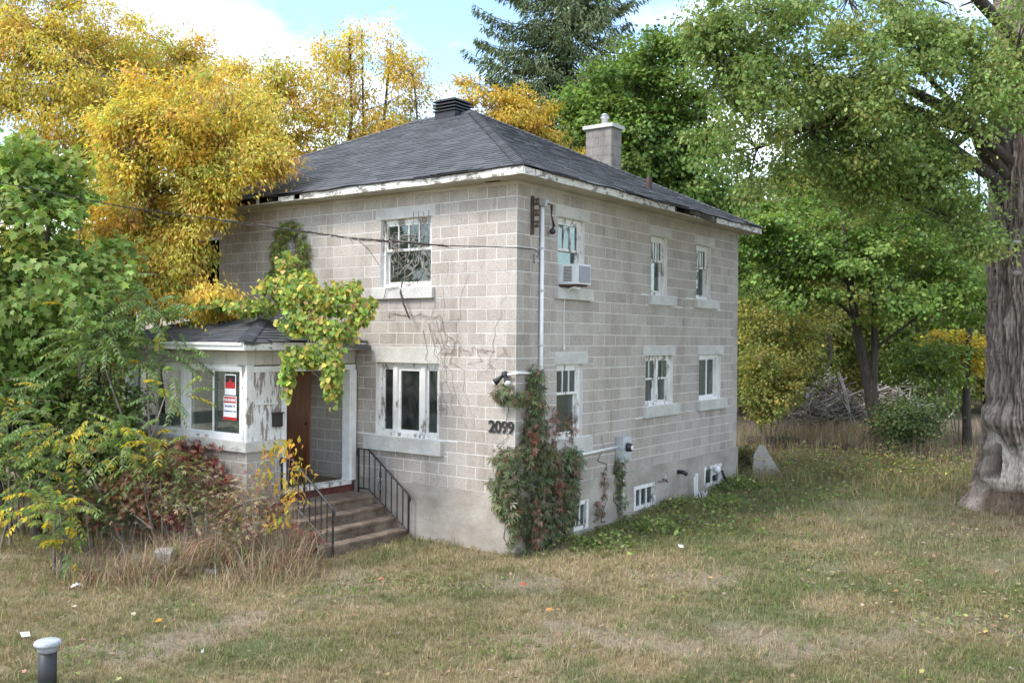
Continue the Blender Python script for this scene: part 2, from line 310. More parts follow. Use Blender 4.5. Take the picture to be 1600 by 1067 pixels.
# lintels and sills are pieces of the windows, blocks keep clear of them
LF = [hole(4.27, 7.8, 23, 24), hole(3.9, 8.0, 10.37, 11.8), hole(18.7, 22.2, 23, 24), hole(11.8, 14.6, 9.7, 10.8)]; SF = [hole(4.3, 7.86, 16, 17), hole(3.73, 8.26, 2.62, 3.9), hole(18.7, 22.2, 16, 17)]
LS = [hole(2.79, 5.56, 23, 24), hole(11.2, 13.75, 23, 24), hole(16.4, 19.1, 23, 24), hole(2.8, 5.5, 10.4, 11.45), hole(10.74, 14.27, 11, 12), hole(17.0, 20.5, 11, 12)]
SS = [hole(2.78, 5.7, 16, 17.0), hole(11.2, 14.05, 16.1, 17.1), hole(16.45, 19.5, 16.1, 17.1), hole(2.8, 5.73, 2.6, 4.0), hole(10.76, 14.55, 4.9, 6), hole(17.0, 20.7, 4.9, 6)]
def cut(rects, hs):
    for h in hs:
        out = []
        for (a, b, c, e) in rects:
            A, B, C_, E_ = h
            if B <= a+1e-6 or A >= b-1e-6 or E_ <= c+1e-6 or C_ >= e-1e-6: out.append((a, b, c, e)); continue
            if C_ > c+.02: out.append((a, b, c, C_))
            if E_ < e-.02: out.append((a, b, E_, e))
            c2, e2 = max(c, C_), min(e, E_)
            if A > a+.02: out.append((a, A, c2, e2))
            if B < b-.02: out.append((B, b, c2, e2))
        rects = out
    return rects
J = .0056; DP = .004
def block_geo(mb, a, b, c, e, d=DP):
    ch = .0025; a += J; b -= J; c += J; e -= J
    if b-a < .02 or e-c < .02: return
    v = [(a, -.02, c), (b, -.02, c), (b, -.02, e), (a, -.02, e), (a, d-ch, c), (b, d-ch, c), (b, d-ch, e), (a, d-ch, e), (a+ch, d, c+ch), (b-ch, d, c+ch), (b-ch, d, e-ch), (a+ch, d, e-ch)]
    mb.add(v, [(0, 1, 5, 4), (1, 2, 6, 5), (2, 3, 7, 6), (3, 0, 4, 7), (4, 5, 9, 8), (5, 6, 10, 9), (6, 7, 11, 10), (7, 4, 8, 11), (8, 9, 10, 11)] if not mb.flip or True else [])
def projpx(p):
    d = np.array(p)-CAM; z = d@FW; return 800+FPX*(d@RT)/z, z
def rows(u1, even_half, ncourse=25, z0=ZF):
    out = []
    for k in range(ncourse):
        half = (k % 2 == 0) == even_half
        u = 0.0; js = [0.0]; st = Lb*(.5 if half else 1.0)
        while st < u1-.05: js.append(st); st += Lb
        js.append(u1)
        out += [(a, b, z0+k*Hc, z0+(k+1)*Hc) for a, b in zip(js, js[1:])]
    return out
allb = []
for nm, tf, u1, eh, hs, wall, flip in (('F', tfF, WX, True, list(FH.values())+LF+SF, front_wall, False), ('S', tfS, DY, False, list(SH.values())+LS+SS, side_wall, True)):
    for r0 in rows(u1, eh):
        for r in cut([r0], hs):
            w = (r[1]-r[0])*(r[3]-r[2]); c = tf((r[0]+r[1])/2, 0, (r[2]+r[3])/2); px, D = projpx(c)
            nrm = np.array([0, -1, 0]) if nm == 'F' else np.array([1, 0, 0]); dv = CAM-np.array(c); dv = dv/np.linalg.norm(dv)
            allb.append((w*(dv@nrm)/D**2, nm, r))
allb.sort(key=lambda t: -t[0]); bm_cache = {}; rest = {'F': MB(tfF), 'S': MB(tfS, True)}; nsing = 0
for w, nm, r in allb:
    tf, wall, flip = (tfF, front_wall, False) if nm == 'F' else (tfS, side_wall, True)
    full = nsing < 290
    if full:
        key = (nm, round(r[1]-r[0], 3), round(r[3]-r[2], 3))
        if key not in bm_cache:
            m_ = MB(tf, flip); block_geo(m_, 0, r[1]-r[0], 0, r[3]-r[2])
            me = bpy.data.meshes.new('block'); me.from_pydata(m_.V, [], m_.F); me.materials.append(M['block']); bm_cache[key] = me
        o = bpy.data.objects.new('block', bm_cache[key]); COL.objects.link(o); o.parent = wall; jz = random.uniform(-.002, .002)
        o.location = tf(r[0], jz, r[2]); nsing += 1
    else:
        rest[nm].cur = random.random(); block_geo(rest[nm], *r, DP+random.uniform(-.002, .002))
rest['F'].build('block_courses', M['block'], front_wall, kind='stuff', rnd=True); rest['S'].build('block_courses', M['block'], side_wall, kind='stuff', rnd=True)
# foundation with basement openings
FZ0 = -.5
mb = MB(tfF); panel(mb, -.03, WX+.03, FZ0, ZF-.002, [FH['door']][:0], -.28, .03); 
mb2 = MB(tfS, True)
fnd = mb.build('foundation', M['found'], house)
panel(mb2, .282, DY+.03, FZ0, ZF-.002, list(BH.values()), -.28, .03); mb2.build('foundation', M['found'], house)
# board-form lips of the concrete foundation
# interior: floors and partitions
mb = MB(); mb.box(-WX+.25, -.25, .25, DY-.25, ZF-.3, ZF-.1); mb.build('ground_floor', M['floorw'], house)
mb = MB(); mb.box(-WX+.25, -.25, .25, DY-.25, ZF+12.2*Hc, ZF+13.4*Hc); mb.build('upper_floor', M['plaster'], house)
mb = MB(); mb.box(-WX+.25, -.25, .25, DY-.25, ZS-.12, ZS-.02); mb.build('ceiling', M['plaster'], house)
mb = MB()
for z0, z1 in ((ZF-.09, ZF+12.1*Hc), (ZF+13.5*Hc, ZS-.13)):
    mb.box(-4.2, -4.1, .26, DY-.26, z0, z1); mb.box(-4.09, -.26, 4.0, 4.1, z0, z1); mb.box(-6.9, -6.8, .26, DY-.26, z0, z1)
mb.build('partition_wall', M['plaster'], house)

def win(tf, flip, h, style, lint, sill, lab=None, fw_=.07, fmat='peel', proud=.006, lp=.012, sp_=.075):
    u0, u1, z0, z1 = h
    f = MB(tf, flip); di, do = -.20, -.07
    f.box(u0, u0+fw_, di, do, z0, z1); f.box(u1-fw_, u1, di, do, z0, z1); f.box(u0+fw_, u1-fw_, di, do, z1-fw_, z1); f.box(u0+fw_, u1-fw_, di, do+.02, z0, z0+fw_*.8)
    wo = f.build('window', M[fmat], house, label=lab)
    a, b, c, e = u0+fw_, u1-fw_, z0+fw_*.8, z1-fw_
    def sash(a, b, c, e, d, nv=0, nh=0, t=.045, mt=.025, m=fmat, pane=True):
        s = MB(tf, flip); s.box(a, a+t, d-.035, d, c, e); s.box(b-t, b, d-.035, d, c, e); s.box(a+t, b-t, d-.035, d, c, c+t); s.box(a+t, b-t, d-.035, d, e-t, e); s.build('sash', M[m], wo)
        iw = b-a-2*t
        for i in range(nv):
            x = a+t+iw*(i+1)/(nv+1); q = MB(tf, flip); q.box(x-mt/2, x+mt/2, d-.03, d-.002, c+t, e-t); q.build('muntin', M[m], wo)
        if pane:
            for i in range(nv+1):
                x0, x1 = a+t+iw*i/(nv+1)+.003, a+t+iw*(i+1)/(nv+1)-.003
                p = MB(tf, flip); p.box(x0, x1, d-.022, d-.018, c+t-.004, e-t+.004); p.build('pane', M['glass'], wo)
    if style[0] == 'hung':
        _, nv, fr = style[:3]; zm = c+(e-c)*fr
        sash(a, b, zm-.02, e, -.085, nv); sash(a, b, c, zm+.02, -.13, 0)
    elif style[0] == 'slider':
        um = (a+b)/2; sash(a, um+.02, c, e, -.085, m='white'); sash(um-.02, b, c, e, -.13, m='white')
    elif style[0] == 'triple':
        w1 = (b-a)*.215
        q = MB(tf, flip); q.box(a+w1, a+w1+.10, -.2, -.055, c, e); q.build('mullion', M[fmat], wo); q = MB(tf, flip); q.box(b-w1-.10, b-w1, -.2, -.055, c, e); q.build('mullion', M[fmat], wo)
        sash(a, a+w1, c, e, -.10, 0); sash(b-w1, b, c, e, -.10, 0); sash(a+w1+.1, b-w1-.1, c, e, -.085, 0, m='white', t=.06)
    elif style[0] == 'pair':
        um = (a+b)/2; q = MB(tf, flip); q.box(um-.05, um+.05, -.2, -.06, c, e); q.build('mullion', M[fmat], wo)
        for x0, x1 in ((a, um-.05), (um+.05, b)):
            zm = c+(e-c)*.55; sash(x0, x1, zm-.02, e, -.085, 1, t=.035); sash(x0, x1, c, zm+.02, -.13, 0, t=.035)
    elif style[0] == 'fixed': sash(a, b, c, e, -.10, style[1])
    if lint:
        q = MB(tf, flip); q.box(lint[0]+J, lint[1]-J, -.03, lp, lint[2]+J, lint[3]-J); q.build('lintel', M['stone'], wo)
    if sill:
        q = MB(tf, flip); s0, s1, sz0, sz1 = sill
        q.add([(s0, -.20, sz0), (s1, -.20, sz0), (s1, sp_, sz0), (s0, sp_, sz0), (s0, -.20, sz1), (s1, -.20, sz1), (s1, sp_, sz1-.015), (s0, sp_, sz1-.015)], [(0, 3, 2, 1), (4, 5, 6, 7), (0, 1, 5, 4), (1, 2, 6, 5), (2, 3, 7, 6), (3, 0, 4, 7)]); q.build('sill', M['stone'], wo)
    return wo
w_ur = win(tfF, False, FH['ur'], ('hung', 3, .56), LF[0], SF[0], 'upper window with twigs tangled over its glass')
w_lr = win(tfF, False, FH['lr'], ('triple',), LF[1], SF[1], fw_=.08, sp_=.09)
win(tfF, False, FH['sm'], ('fixed', 0), None, None, fw_=.05)
q = win(tfF, False, FH['ul'], ('none',), LF[2], SF[2], 'dark empty window frame without glass')
w_u1 = win(tfS, True, SH['u1'], ('hung', 2, .56), LS[0], SS[0]); w_u2 = win(tfS, True, SH['u2'], ('hung', 3, .60), LS[1], SS[1]); w_u3 = win(tfS, True, SH['u3'], ('hung', 3, .60), LS[2], SS[2])
w_l1 = win(tfS, True, SH['l1'], ('hung', 2, .62), LS[3], SS[3]); w_l2 = win(tfS, True, SH['l2'], ('pair',), LS[4], SS[4]); w_l3 = win(tfS, True, SH['l3'], ('slider',), LS[5], SS[5], fmat='white')
for w_, h, fr in ((w_u2, SH['u2'], .62), (w_u3, SH['u3'], .7), (w_l2, SH['l2'], .8), (w_l3, SH['l3'], .45)):
    n = 24; vs = []; fs = []                                                          # faded curtain hanging inside
    for i in range(n+1):
        u = h[0]+.08+(h[1]-h[0]-.16)*(1-fr)+(h[1]-h[0]-.16)*fr*i/n; d = -.30+.02*math.sin(i*1.7); vs += [tfS(u, d, h[2]+.05), tfS(u, d, h[3]-.1)]
    fs = [(2*i, 2*i+2, 2*i+3, 2*i+1) for i in range(n)]; raw_mesh('curtain', vs, fs, M['curtain'], w_, True)
for k, (h, nv) in dict(b0=(BH['b0'], 1), b1=(BH['b1'], 2), b2=(BH['b2'], 1)).items():
    u0, u1, z0, z1 = h; f = MB(tfS, True); t = .07
    f.box(u0, u1, -.05, .045, z0, z0+t); f.box(u0, u1, -.05, .045, z1-t, z1); f.box(u0, u0+t, -.05, .045, z0+t, z1-t); f.box(u1-t, u1, -.05, .045, z0+t, z1-t)
    bw = f.build('basement_window', M['peel'], house)
    for i in range(nv):
        x = u0+t+(u1-u0-2*t)*(i+1)/(nv+1); q = MB(tfS, True); q.box(x-.012, x+.012, -.03, .015, z0+t, z1-t); q.build('muntin', M['white'], bw)
    for i in range(nv+1):
        x0 = u0+t+(u1-u0-2*t)*i/(nv+1)+.013; x1 = u0+t+(u1-u0-2*t)*(i+1)/(nv+1)-.013; q = MB(tfS, True); q.box(x0, x1, -.02, -.015, z0+t, z1-t); q.build('pane', M['glass'], bw)
# interior side of the basement openings is a dark cellar
mb = MB(); mb.box(-1.2, -.9, .3, DY, -.4, ZF-.32); mb.build('cellar_wall', M['plaster'], house)
# front door, brown, slightly ajar in a pale frame
u0, u1, z0, z1 = FH['door']
mb = MB(tfF); mb.box(u0, u0+.06, -.22, .03, z0, z1); mb.box(u1-.06, u1, -.22, .03, z0, z1); mb.box(u0+.06, u1-.06, -.22, .03, z1-.06, z1); dr = mb.build('front_door', M['door'], house)
mb = MB(tfF); mb.box(u0+.062, u1-.062, -.12, -.075, z0+.02, z1-.062); mb.build('door_leaf', M['door'], dr)
mb = MB(tfF)
for a, b, c, e in ((.12, .44, .15, .75), (.53, .85, .15, .75), (.12, .85, .95, 1.75)): mb.box(u0+a, u0+b, -.073, -.066, z0+c, z0+e)
mb.build('panel', M['door'], dr)
mb = MB(tfF); mb.lathe((u0+.14, 0, z0+.95), [(.012, -.074), (.012, -.03), (.032, -.025), (.03, .0), (.015, .005)], 12, 'y'); mb.build('door_knob', M['iron'], dr, True)

# ------------------------------------------------------------------ roof
OV = .42; ZE = ZS+.075; FH_ = .125                       # soffit level, fascia height
ex0, ex1, ey0, ey1 = -WX-OV, OV, -OV, DY+OV; zE = ZE+FH_; zR = 8.70
hy = (ey0+ey1)/2; run = (ey1-ey0)/2; rx1 = ex1-run; rx0 = ex0+run
A, B, C4, D4 = (ex0, ey0, zE), (ex1, ey0, zE), (ex1, ey1, zE), (ex0, ey1, zE); R_0, R_1 = (rx0, hy, zR), (rx1, hy, zR)
mb = MB(); dz = -.02
mb.add([(p[0], p[1], p[2]+dz) for p in (A, B, C4, D4, R_0, R_1)], [(0, 1, 5, 4), (1, 2, 5), (2, 3, 4, 5), (3, 0, 4)])
roof = mb.build('roof', M['dark'], house)
def shingle_slope(mb, e0, e1, t0, t1, exposure=.145, tab=.32, seed=0, wav=.012, th=.014):
    rs = random.Random(seed); e0, e1, t0, t1 = [np.array(p, float) for p in (e0, e1, t0, t1)]
    along = (e1-e0)/np.linalg.norm(e1-e0); upv = (t0-e0)-((t0-e0)@along)*along; Ls = np.linalg.norm(upv); upv = upv/Ls; nrm = np.cross(along, upv)
    if nrm[2] < 0: nrm = -nrm
    a0 = (t0-e0)@along; w = np.linalg.norm(e1-e0); a1 = (t1-e0)@along
    n = int(Ls/exposure)+1
    for k in range(n):
        s0, s1 = k*exposure-(.03 if k == 0 else 0), min((k+1)*exposure+.02, Ls)
        if s1 <= s0: continue
        L0, R_ = a0*s0/Ls, w+(a1-w)*s0/Ls; L1, R1 = a0*s1/Ls, w+(a1-w)*s1/Ls
        x = L0-rs.uniform(0, tab); 
        while x < R_:
            x2 = x+tab*rs.choice((.5, .8, 1, 1, 1.2)); xa, xb = max(x, L0), min(x2-.004, R_); ya, yb = max(x, L1), min(x2-.004, R1); x = x2
            if xb-xa < .01: continue
            yb = max(yb, ya) if yb > ya else (ya+yb)/2; ya = min(ya, yb)
            l0 = th+rs.uniform(-.004, .005); j = rs.uniform(-.006, .006); wv = (math.sin(xa*1.3+seed)+math.sin(xa*3.1+2*seed))*wav if k == 0 else 0
            p = lambda a, s, h: e0+along*a+upv*s+nrm*h
            mb.cur = rs.random()
            mb.add([p(xa, s0+j, l0+wv), p(xb, s0+j, l0+wv), p(yb, s1, .002), p(ya, s1, .002), p(xa, s0+j, -.004+wv), p(xb, s0+j, -.004+wv)], [(0, 1, 2, 3), (4, 5, 1, 0)])
mb = MB()
shingle_slope(mb, A, B, R_0, R_1, seed=1); shingle_slope(mb, B, C4, R_1, R_1, seed=2); shingle_slope(mb, C4, D4, R_1, R_0, seed=3); shingle_slope(mb, D4, A, R_0, R_0, seed=4)
mb.build('shingle', M['shingle'], roof, kind='stuff', rnd=True)
mb = MB(); rs = random.Random(9)
for P0, P1 in ((B, R_1), (A, R_0), (C4, R_1), (D4, R_0), (R_0, R_1)):
    P0 = np.array(P0, float); P1 = np.array(P1, float); d = P1-P0; l = np.linalg.norm(d); d /= l; n = int(l/.14)
    s = np.cross(d, (0, 0, 1)); s /= np.linalg.norm(s)
    drop = .55*.707 if abs(d[2]) > .01 else .55
    for i in range(n):
        a = P0+d*l*i/n; b = P0+d*l*(i+1.25)/n; w_ = .13; mb.cur = rs.random()*.6; up = np.array([0, 0, 1.0])
        mb.add([a+up*.045+s*0, a+s*w_+up*(.036-w_*drop), a-s*w_+up*(.036-w_*drop), b+up*.022, b+s*w_+up*(.013-w_*drop), b-s*w_+up*(.013-w_*drop)], [(0, 1, 4, 3), (0, 3, 5, 2), (0, 2, 1)])
mb.build('hip_cap', M['shingle'], roof, kind='stuff', rnd=True)
# soffit boards
mb = MB(); mb.box(ex0+.02, ex1-.02, ey0+.02, -.015, ZE-.02, ZE); mb.box(.015, ex1-.02, -.014, ey1-.02, ZE-.02, ZE); mb.box(ex0+.02, -WX-.015, -.014, ey1-.02, ZE-.02, ZE); mb.box(-WX-.014, .014, DY+.015, ey1-.02, ZE-.02, ZE)
mb.build('soffit', M['soffit'], roof)
mb = MB(); mb.box(-WX, .012, -.012, .05, ZS+.001, ZE-.021); mb.box(-.05, .013, .051, DY, ZS+.001, ZE-.021); mb.build('frieze_board', M['soffit'], roof)
# fascia boards, warped and partly fallen away
def fascia(p, q, n_, gaps=(), seed=0):
    rs = random.Random(seed); p = np.array(p, float); q = np.array(q, float); d = (q-p); l = np.linalg.norm(d); d /= l; nn = np.array(n_, float)
    a = 0.0
    while a < l-.05:
        b = min(a+rs.uniform(1.6, 2.6), l); 
        if l-b < .5: b = l
        segs = [(a, b)]
        for g0, g1 in gaps: segs = [s for t in segs for s in ((t[0], min(t[1], g0)), (max(t[0], g1), t[1])) if s[1]-s[0] > .04]
        for s0, s1 in segs:
            m_ = MB(); k = max(2, int((s1-s0)/.25)); vs = []; 
            for i in range(k+1):
                u = s0+(s1-s0)*i/k; o = .01*math.sin(u*2.3+seed)+rs.uniform(-.004, .004); bt = ZE-.022+rs.uniform(-.006, .004); tp = zE-.025+.012*math.sin(u*1.7+seed*2)
                c = p+d*u
                for t_, z_ in ((.0, bt), (.025, bt), (.025, tp), (.0, tp)): vs.append((*(c+nn*(t_+o-.02))[:2], z_))
            fs = [(4*i+j, 4*i+4+j, 4*i+4+(j+1) % 4, 4*i+(j+1) % 4) for i in range(k) for j in range(4)]+[(0, 1, 2, 3), (4*k+3, 4*k+2, 4*k+1, 4*k)]
            m_.add(vs, fs); m_.build('fascia_board', M['fascia'], roof)
        a = b+.004
fascia((ex1, ey0, 0), (ex0, ey0, 0), (0, -1, 0), [(5.15, 5.32), (5.75, 6.35), (6.42, 7.3), (7.4, 9.2)], 1)
fascia((ex1, ey0, 0), (ex1, ey1, 0), (1, 0, 0), [(5.25, 6.15), (7.2, 7.32)], 2); fascia((ex0, ey1, 0), (ex1, ey1, 0), (0, 1, 0), (), 3); fascia((ex0, ey0, 0), (ex0, ey1, 0), (-1, 0, 0), (), 4)
for y in np.arange(4.4, 7.6, .6): mb = MB(); mb.bar((-.3, y, ZE+.10), (ex1-.04, y, ZE+.07), .045, .11); mb.build('rafter_tail', M['rotwood'], roof)
for x in np.arange(-WX+.9, -4.4, .6): mb = MB(); mb.bar((x, .3, ZE+.10), (x, ey0+.04, ZE+.07), .045, .11); mb.build('rafter_tail', M['rotwood'], roof)
mb = MB(); mb.bar((ex1-.01, 5.55, ZE+.075), (ex1+.035, 6.75, ZE+.0), .03, .10); mb.build('hanging_board', M['rotwood'], roof)
mb = MB(); mb.obox((-.42, -.10, ZE-.022), ((1, .05, 0), (0, 1, 0), (0, 0, 1)), .14, .022, .012); mb.build('soffit_hole', M['rust'], roof)
# drip flashing, black wavy edge
mb = MB()
for p, q, nn, sd_ in (((ex1, ey0), (ex0, ey0), (0, -1), 1), ((ex1, ey0), (ex1, ey1), (1, 0), 2)):
    l = math.dist(p, q); n = int(l/.2); pts = []
    for i in range(n+1):
        t = i/n; w_ = .012*math.sin(t*l*1.9+sd_)+.010*math.sin(t*l*5.3); pts.append((p[0]+(q[0]-p[0])*t+nn[0]*.03, p[1]+(q[1]-p[1])*t+nn[1]*.03, zE-.022+w_))
    mb.tube(pts, .014, 4)
mb.build('drip_edge', M['plastic'], roof)
# roof vent on the ridge
vx, vy = -5.15, hy; rv = MB(); rv.box(vx-.30, vx+.30, vy-.30, vy+.30, zR-.14, zR+.02); rv = rv.build('roof_vent', M['plastic'], house)
for i in range(4):
    q = MB(); s = .34+.0*i; q.box(vx-s, vx+s, vy-s, vy+s, zR+.035+i*.075, zR+.062+i*.075); q.box(vx-.2, vx+.2, vy-.2, vy+.2, zR+.021+i*.075, zR+.034+i*.075) if i == 0 else q.box(vx-.2, vx+.2, vy-.2, vy+.2, zR+.063+(i-1)*.075, zR+.034+i*.075); q.build('louvre', M['plastic'], rv)
q = MB(); q.box(vx-.26, vx+.26, vy-.26, vy+.26, zR+.30, zR+.33); q.build('vent_cap', M['plastic'], rv)
# chimney of grey blocks beyond the far hip
cx0, cx1, cy0, cy1, ct = -2.98, -2.28, 6.95, 7.42, 8.52
mb = MB(); mb.box(cx0, cx1, cy0, cy1, 6.8, ct-.002); chim = mb.build('chimney', M['found'], house)
chm = pm('chimney_block', (.22, .20, .175), (.36, .325, .285), 3, .95, .4, fine=(40, .5))
for k in range(8):
    z0 = ct-(k+1)*.215; z1 = z0+.209
    for a, b in (((cx0, (cx0+cx1)/2), ((cx0+cx1)/2, cx1)) if k % 2 else ((cx0, cx0+.2), (cx0+.2, cx0+.5), (cx0+.5, cx1))):
        q = MB(); q.box(a+.004, b-.004, cy0-.008, cy0+.02, z0, z1); q.build('block', chm, chim)
    for a, b in (((cy0, (cy0+cy1)/2), ((cy0+cy1)/2, cy1)) if k % 2 == 0 else ((cy0, cy1),)):
        q = MB(); q.box(cx1-.02, cx1+.008, a+.004, b-.004, z0, z1); q.build('block', chm, chim)
q = MB(); q.box(cx0-.06, cx1+.06, cy0-.06, cy1+.06, ct, ct+.09); q.build('cap', M['stone'], chim)
q = MB(); q.lathe((-2.6, 7.18, ct+.09), [(.075, 0), (.075, .17), (.11, .18), (.11, .20), (.085, .205), (.085, .25), (.115, .255), (.02, .31)], 16); q.build('flue_pipe', M['chrome'], chim, True)
sx, sy = -.62, 5.72; sz = zE+(ex1-sx)/run*(zR-zE)
q = MB(); q.tube([(sx, sy, sz-.1), (sx, sy, sz+.27)], .06, 10); q.build('vent_stack', M['rust'], house)
# house number on the front wall, digits 2099
def text_mesh(txt, size, mat, name, parent, origin, ax, ay, extr=.004, off=0.0, center=True, label=None):
    cu = bpy.data.curves.new(name, 'FONT'); cu.body = txt; cu.size = size; cu.extrude = extr; cu.offset = off; cu.align_x = 'CENTER' if center else 'LEFT'; cu.resolution_u = 3
    to = bpy.data.objects.new(name, cu); COL.objects.link(to); dg = bpy.context.evaluated_depsgraph_get(); me = bpy.data.meshes.new_from_object(to.evaluated_get(dg)); bpy.data.objects.remove(to); 
    ax = np.array(ax, float); ay = np.array(ay, float); az = np.cross(ax, ay); o_ = np.array(origin, float)
    for v in me.vertices: c = v.co; v.co = Vector(o_+ax*c.x+ay*c.y+az*c.z)
    me.materials.clear(); me.materials.append(mat); me.name = name; o = bpy.data.objects.new(name, me); COL.objects.link(o); adopt(o, parent); return props(o, label)
mb = MB(); mb.box(-.545, -.02, -.017, -.0125, ZF+4.96*Hc, ZF+4.98*Hc); hn = mb.build('house_number', M['iron'], house, label='black house number 2099 on the front wall')
for i, ch in enumerate('2099'): text_mesh(ch, .275, M['iron'], 'digit', hn, (-.46+i*.13, -.022, ZF+5.0*Hc), (1, 0, 0), (0, 0, 1), .006, .006)

# ------------------------------------------------------------------ enclosed porch
XP, YP, XL = -3.62, -2.49, -7.12
PF = .86                                                 # porch floor
porch = empty('enclosed_porch', ((XP+XL)/2, YP/2, 0), 'white enclosed porch with sliding windows and dark hip roof beside steps', 'porch')
# low block wall under the windows
mb = MB(); mb.box(XL, XP, YP, YP+.2, -.2, 1.60); mb.box(XP-.2, XP, YP+.202, -1.78, -.2, 1.60); mb.box(XL, XL+.2, YP+.202, -.05, -.2, 1.60); pw = mb.build('low_wall', M['mortar'], porch)
rs = random.Random(21)
tfPF = lambda u, d, z: (XP-u, YP-d, z); tfPS = lambda u, d, z: (XP+d, YP+u, z)
for tf, fl, u1, eh in ((tfPF, False, XP-XL, True), (tfPS, True, .71, False)):
    for r in rows(u1, eh, 9, -.2):
        if r[2] > 1.59: continue
        r = (r[0], r[1], r[2], min(r[3], 1.60)); q = MB(tf, fl); block_geo(q, *r); q.build('block', M['block'], pw)
mb = MB(); mb.box(XL, XP-.21, YP+.21, -.04, PF-.12, PF); mb.build('porch_floor', M['floorw'], porch)
mb = MB(); mb.box(XP-.2, XP+.03, -1.775, -.13, PF-.05, PF+.02); mb.build('threshold', M['peel'], porch)
mb = MB(); mb.box(XP-.2, XP-.002, -1.775, -.04, -.2, PF-.052); mb.build('stair_riser_wall', M['redpaint'], porch)
# continuous sill
mb = MB(); mb.box(XL-.07, XP+.07, YP-.07, YP+.2, 1.602, 1.76); mb.box(XP-.2, XP+.07, YP+.202, -1.74, 1.602, 1.76); mb.build('sill', M['stone'], porch)
# corner posts, beam and lining
mb = MB(); mb.box(XP-.13, XP, YP, YP+.14, 1.762, 3.02); mb.build('corner_post', M['peel'], porch)
mb = MB(); mb.box(XP-.13, XP-.01, YP+.142, -1.76, 1.762, 2.90); mb.build('peeling_panel', M['peelwall'], porch, label='boarded panel with white paint peeling to brown wood')
mb = MB(); mb.box(XP-.15, XP+.012, -1.758, -1.66, PF+.02, 2.90); mb.build('door_jamb', M['white'], porch)
mb = MB(); mb.box(XP-.17, XP+.02, -.19, -.035, PF+.02, 2.90); mb.box(XP+.021, XP+.05, -.16, -.05, PF+.02, 2.90); mb.build('entrance_post', M['white'], porch)
mb = MB(); mb.box(XP-.13, XP+.004, YP+.142, -.035, 2.902, 3.0); mb.build('head_board', M['white'], porch)
n = 14
for i in range(n):
    a = YP+.002+(-.035-YP)*i/n; b = YP+.002+(-.035-YP)*(i+1)/n-.006; q = MB(); q.box(XP-.10, XP+.0, a, b, 3.022, 3.27); q.build('beam_board', M['soffit'], porch)
for i in range(20):
    a = XL+(XP-.0-XL)*i/20; b = XL+(XP-XL)*(i+1)/20-.006; q = MB(); q.box(a, b, YP-.004, YP-.001, 3.022, 3.27) if False else q.box(a, b, YP+.0, YP+.1, 3.022, 3.27) if i < 19 else q.box(a, XP-.102, YP, YP+.1, 3.022, 3.27); q.build('beam_board', M['soffit'], porch)
mb = MB(); mb.box(XL, XP-.132, YP+.0, YP+.13, 3.0, 3.02); mb.box(XL+.11, XP-.11, YP+.11, -.03, 3.03, 3.08); mb.build('porch_ceiling', M['peel'], porch)
# sliding window units on the front, one on the far end
def slider(x0, x1, y, label=None):
    f = MB(); t = .055; z0, z1 = 1.762, 2.998
    f.box(x0, x1, y, y+.1, z0, z0+.09); f.box(x0, x1, y, y+.1, z1-t, z1); f.box(x0, x0+t, y, y+.1, z0+.09, z1-t); f.box(x1-t, x1, y, y+.1, z0+.09, z1-t)
    w_ = f.build('window', M['white'], porch, label=label); xm = (x0+x1)/2; a, b, c, e = x0+t, x1-t, z0+.09, z1-t
    for s0, s1, d in ((a, xm+.03, .06), (xm-.03, b, .02)):
        q = MB(); u = .035; q.box(s0, s0+u, y+d, y+d+.025, c, e); q.box(s1-u, s1, y+d, y+d+.025, c, e); q.box(s0+u, s1-u, y+d, y+d+.025, c, c+u); q.box(s0+u, s1-u, y+d, y+d+.025, e-u, e); q.build('sash', M['white'], w_)
        q = MB(); q.box(s0+u, s1-u, y+d+.010, y+d+.014, c+u, e-u); q.build('pane', M['glassclear'], w_)
    return w_
slider(-5.30, XP-.135, YP+.01); slider(-6.92, -5.36, YP+.01)
mb = MB(); mb.box(-5.358, -5.302, YP, YP+.12, 1.762, 2.998); mb.build('mullion', M['white'], porch); mb = MB(); mb.box(XL, -6.922, YP, YP+.14, 1.762, 2.998); mb.build('mullion', M['white'], porch)
mb = MB(); mb.box(XL, XL+.1, YP+.15, -.05, 1.762, 2.0); mb.box(XL, XL+.1, YP+.15, -.05, 2.9, 3.02); mb.box(XL, XL+.1, YP+.15, YP+.25, 2.0, 2.9); mb.box(XL, XL+.1, -1.3, -1.2, 2.0, 2.9); mb.box(XL, XL+.1, -.15, -.05, 2.0, 2.9); mb.build('end_frame', M['white'], porch)
# porch roof: three slopes leaning on the house wall
po = .26; pe0, pe1, pyv = XL-po, XP+po, YP-po; pz = 3.41; prun = 2.0; ptop = 4.12
a_, b_, c_, d_ = (pe0, pyv, pz), (pe1, pyv, pz), (pe1, -.02, pz), (pe0, -.02, pz); k0, k1 = (pe0+2.1, -.02-.35, ptop), (pe1-2.1, -.02-.35, ptop)
kk0, kk1 = (k0[0], -.02, ptop), (k1[0], -.02, ptop)
mb = MB(); mb.add([(p[0], p[1], p[2]-.02) for p in (a_, b_, c_, d_, k0, k1, kk0, kk1)], [(0, 1, 5, 4), (1, 2, 7, 5), (3, 0, 4, 6), (4, 5, 7, 6)]); proof = mb.build('porch_roof', M['dark'], porch)
mb = MB(); shingle_slope(mb, a_, b_, k0, k1, .145, .32, 11); shingle_slope(mb, b_, c_, k1, kk1, .145, .32, 12, .02); shingle_slope(mb, d_, a_, kk0, k0, .145, .32, 13)
rs = random.Random(10)
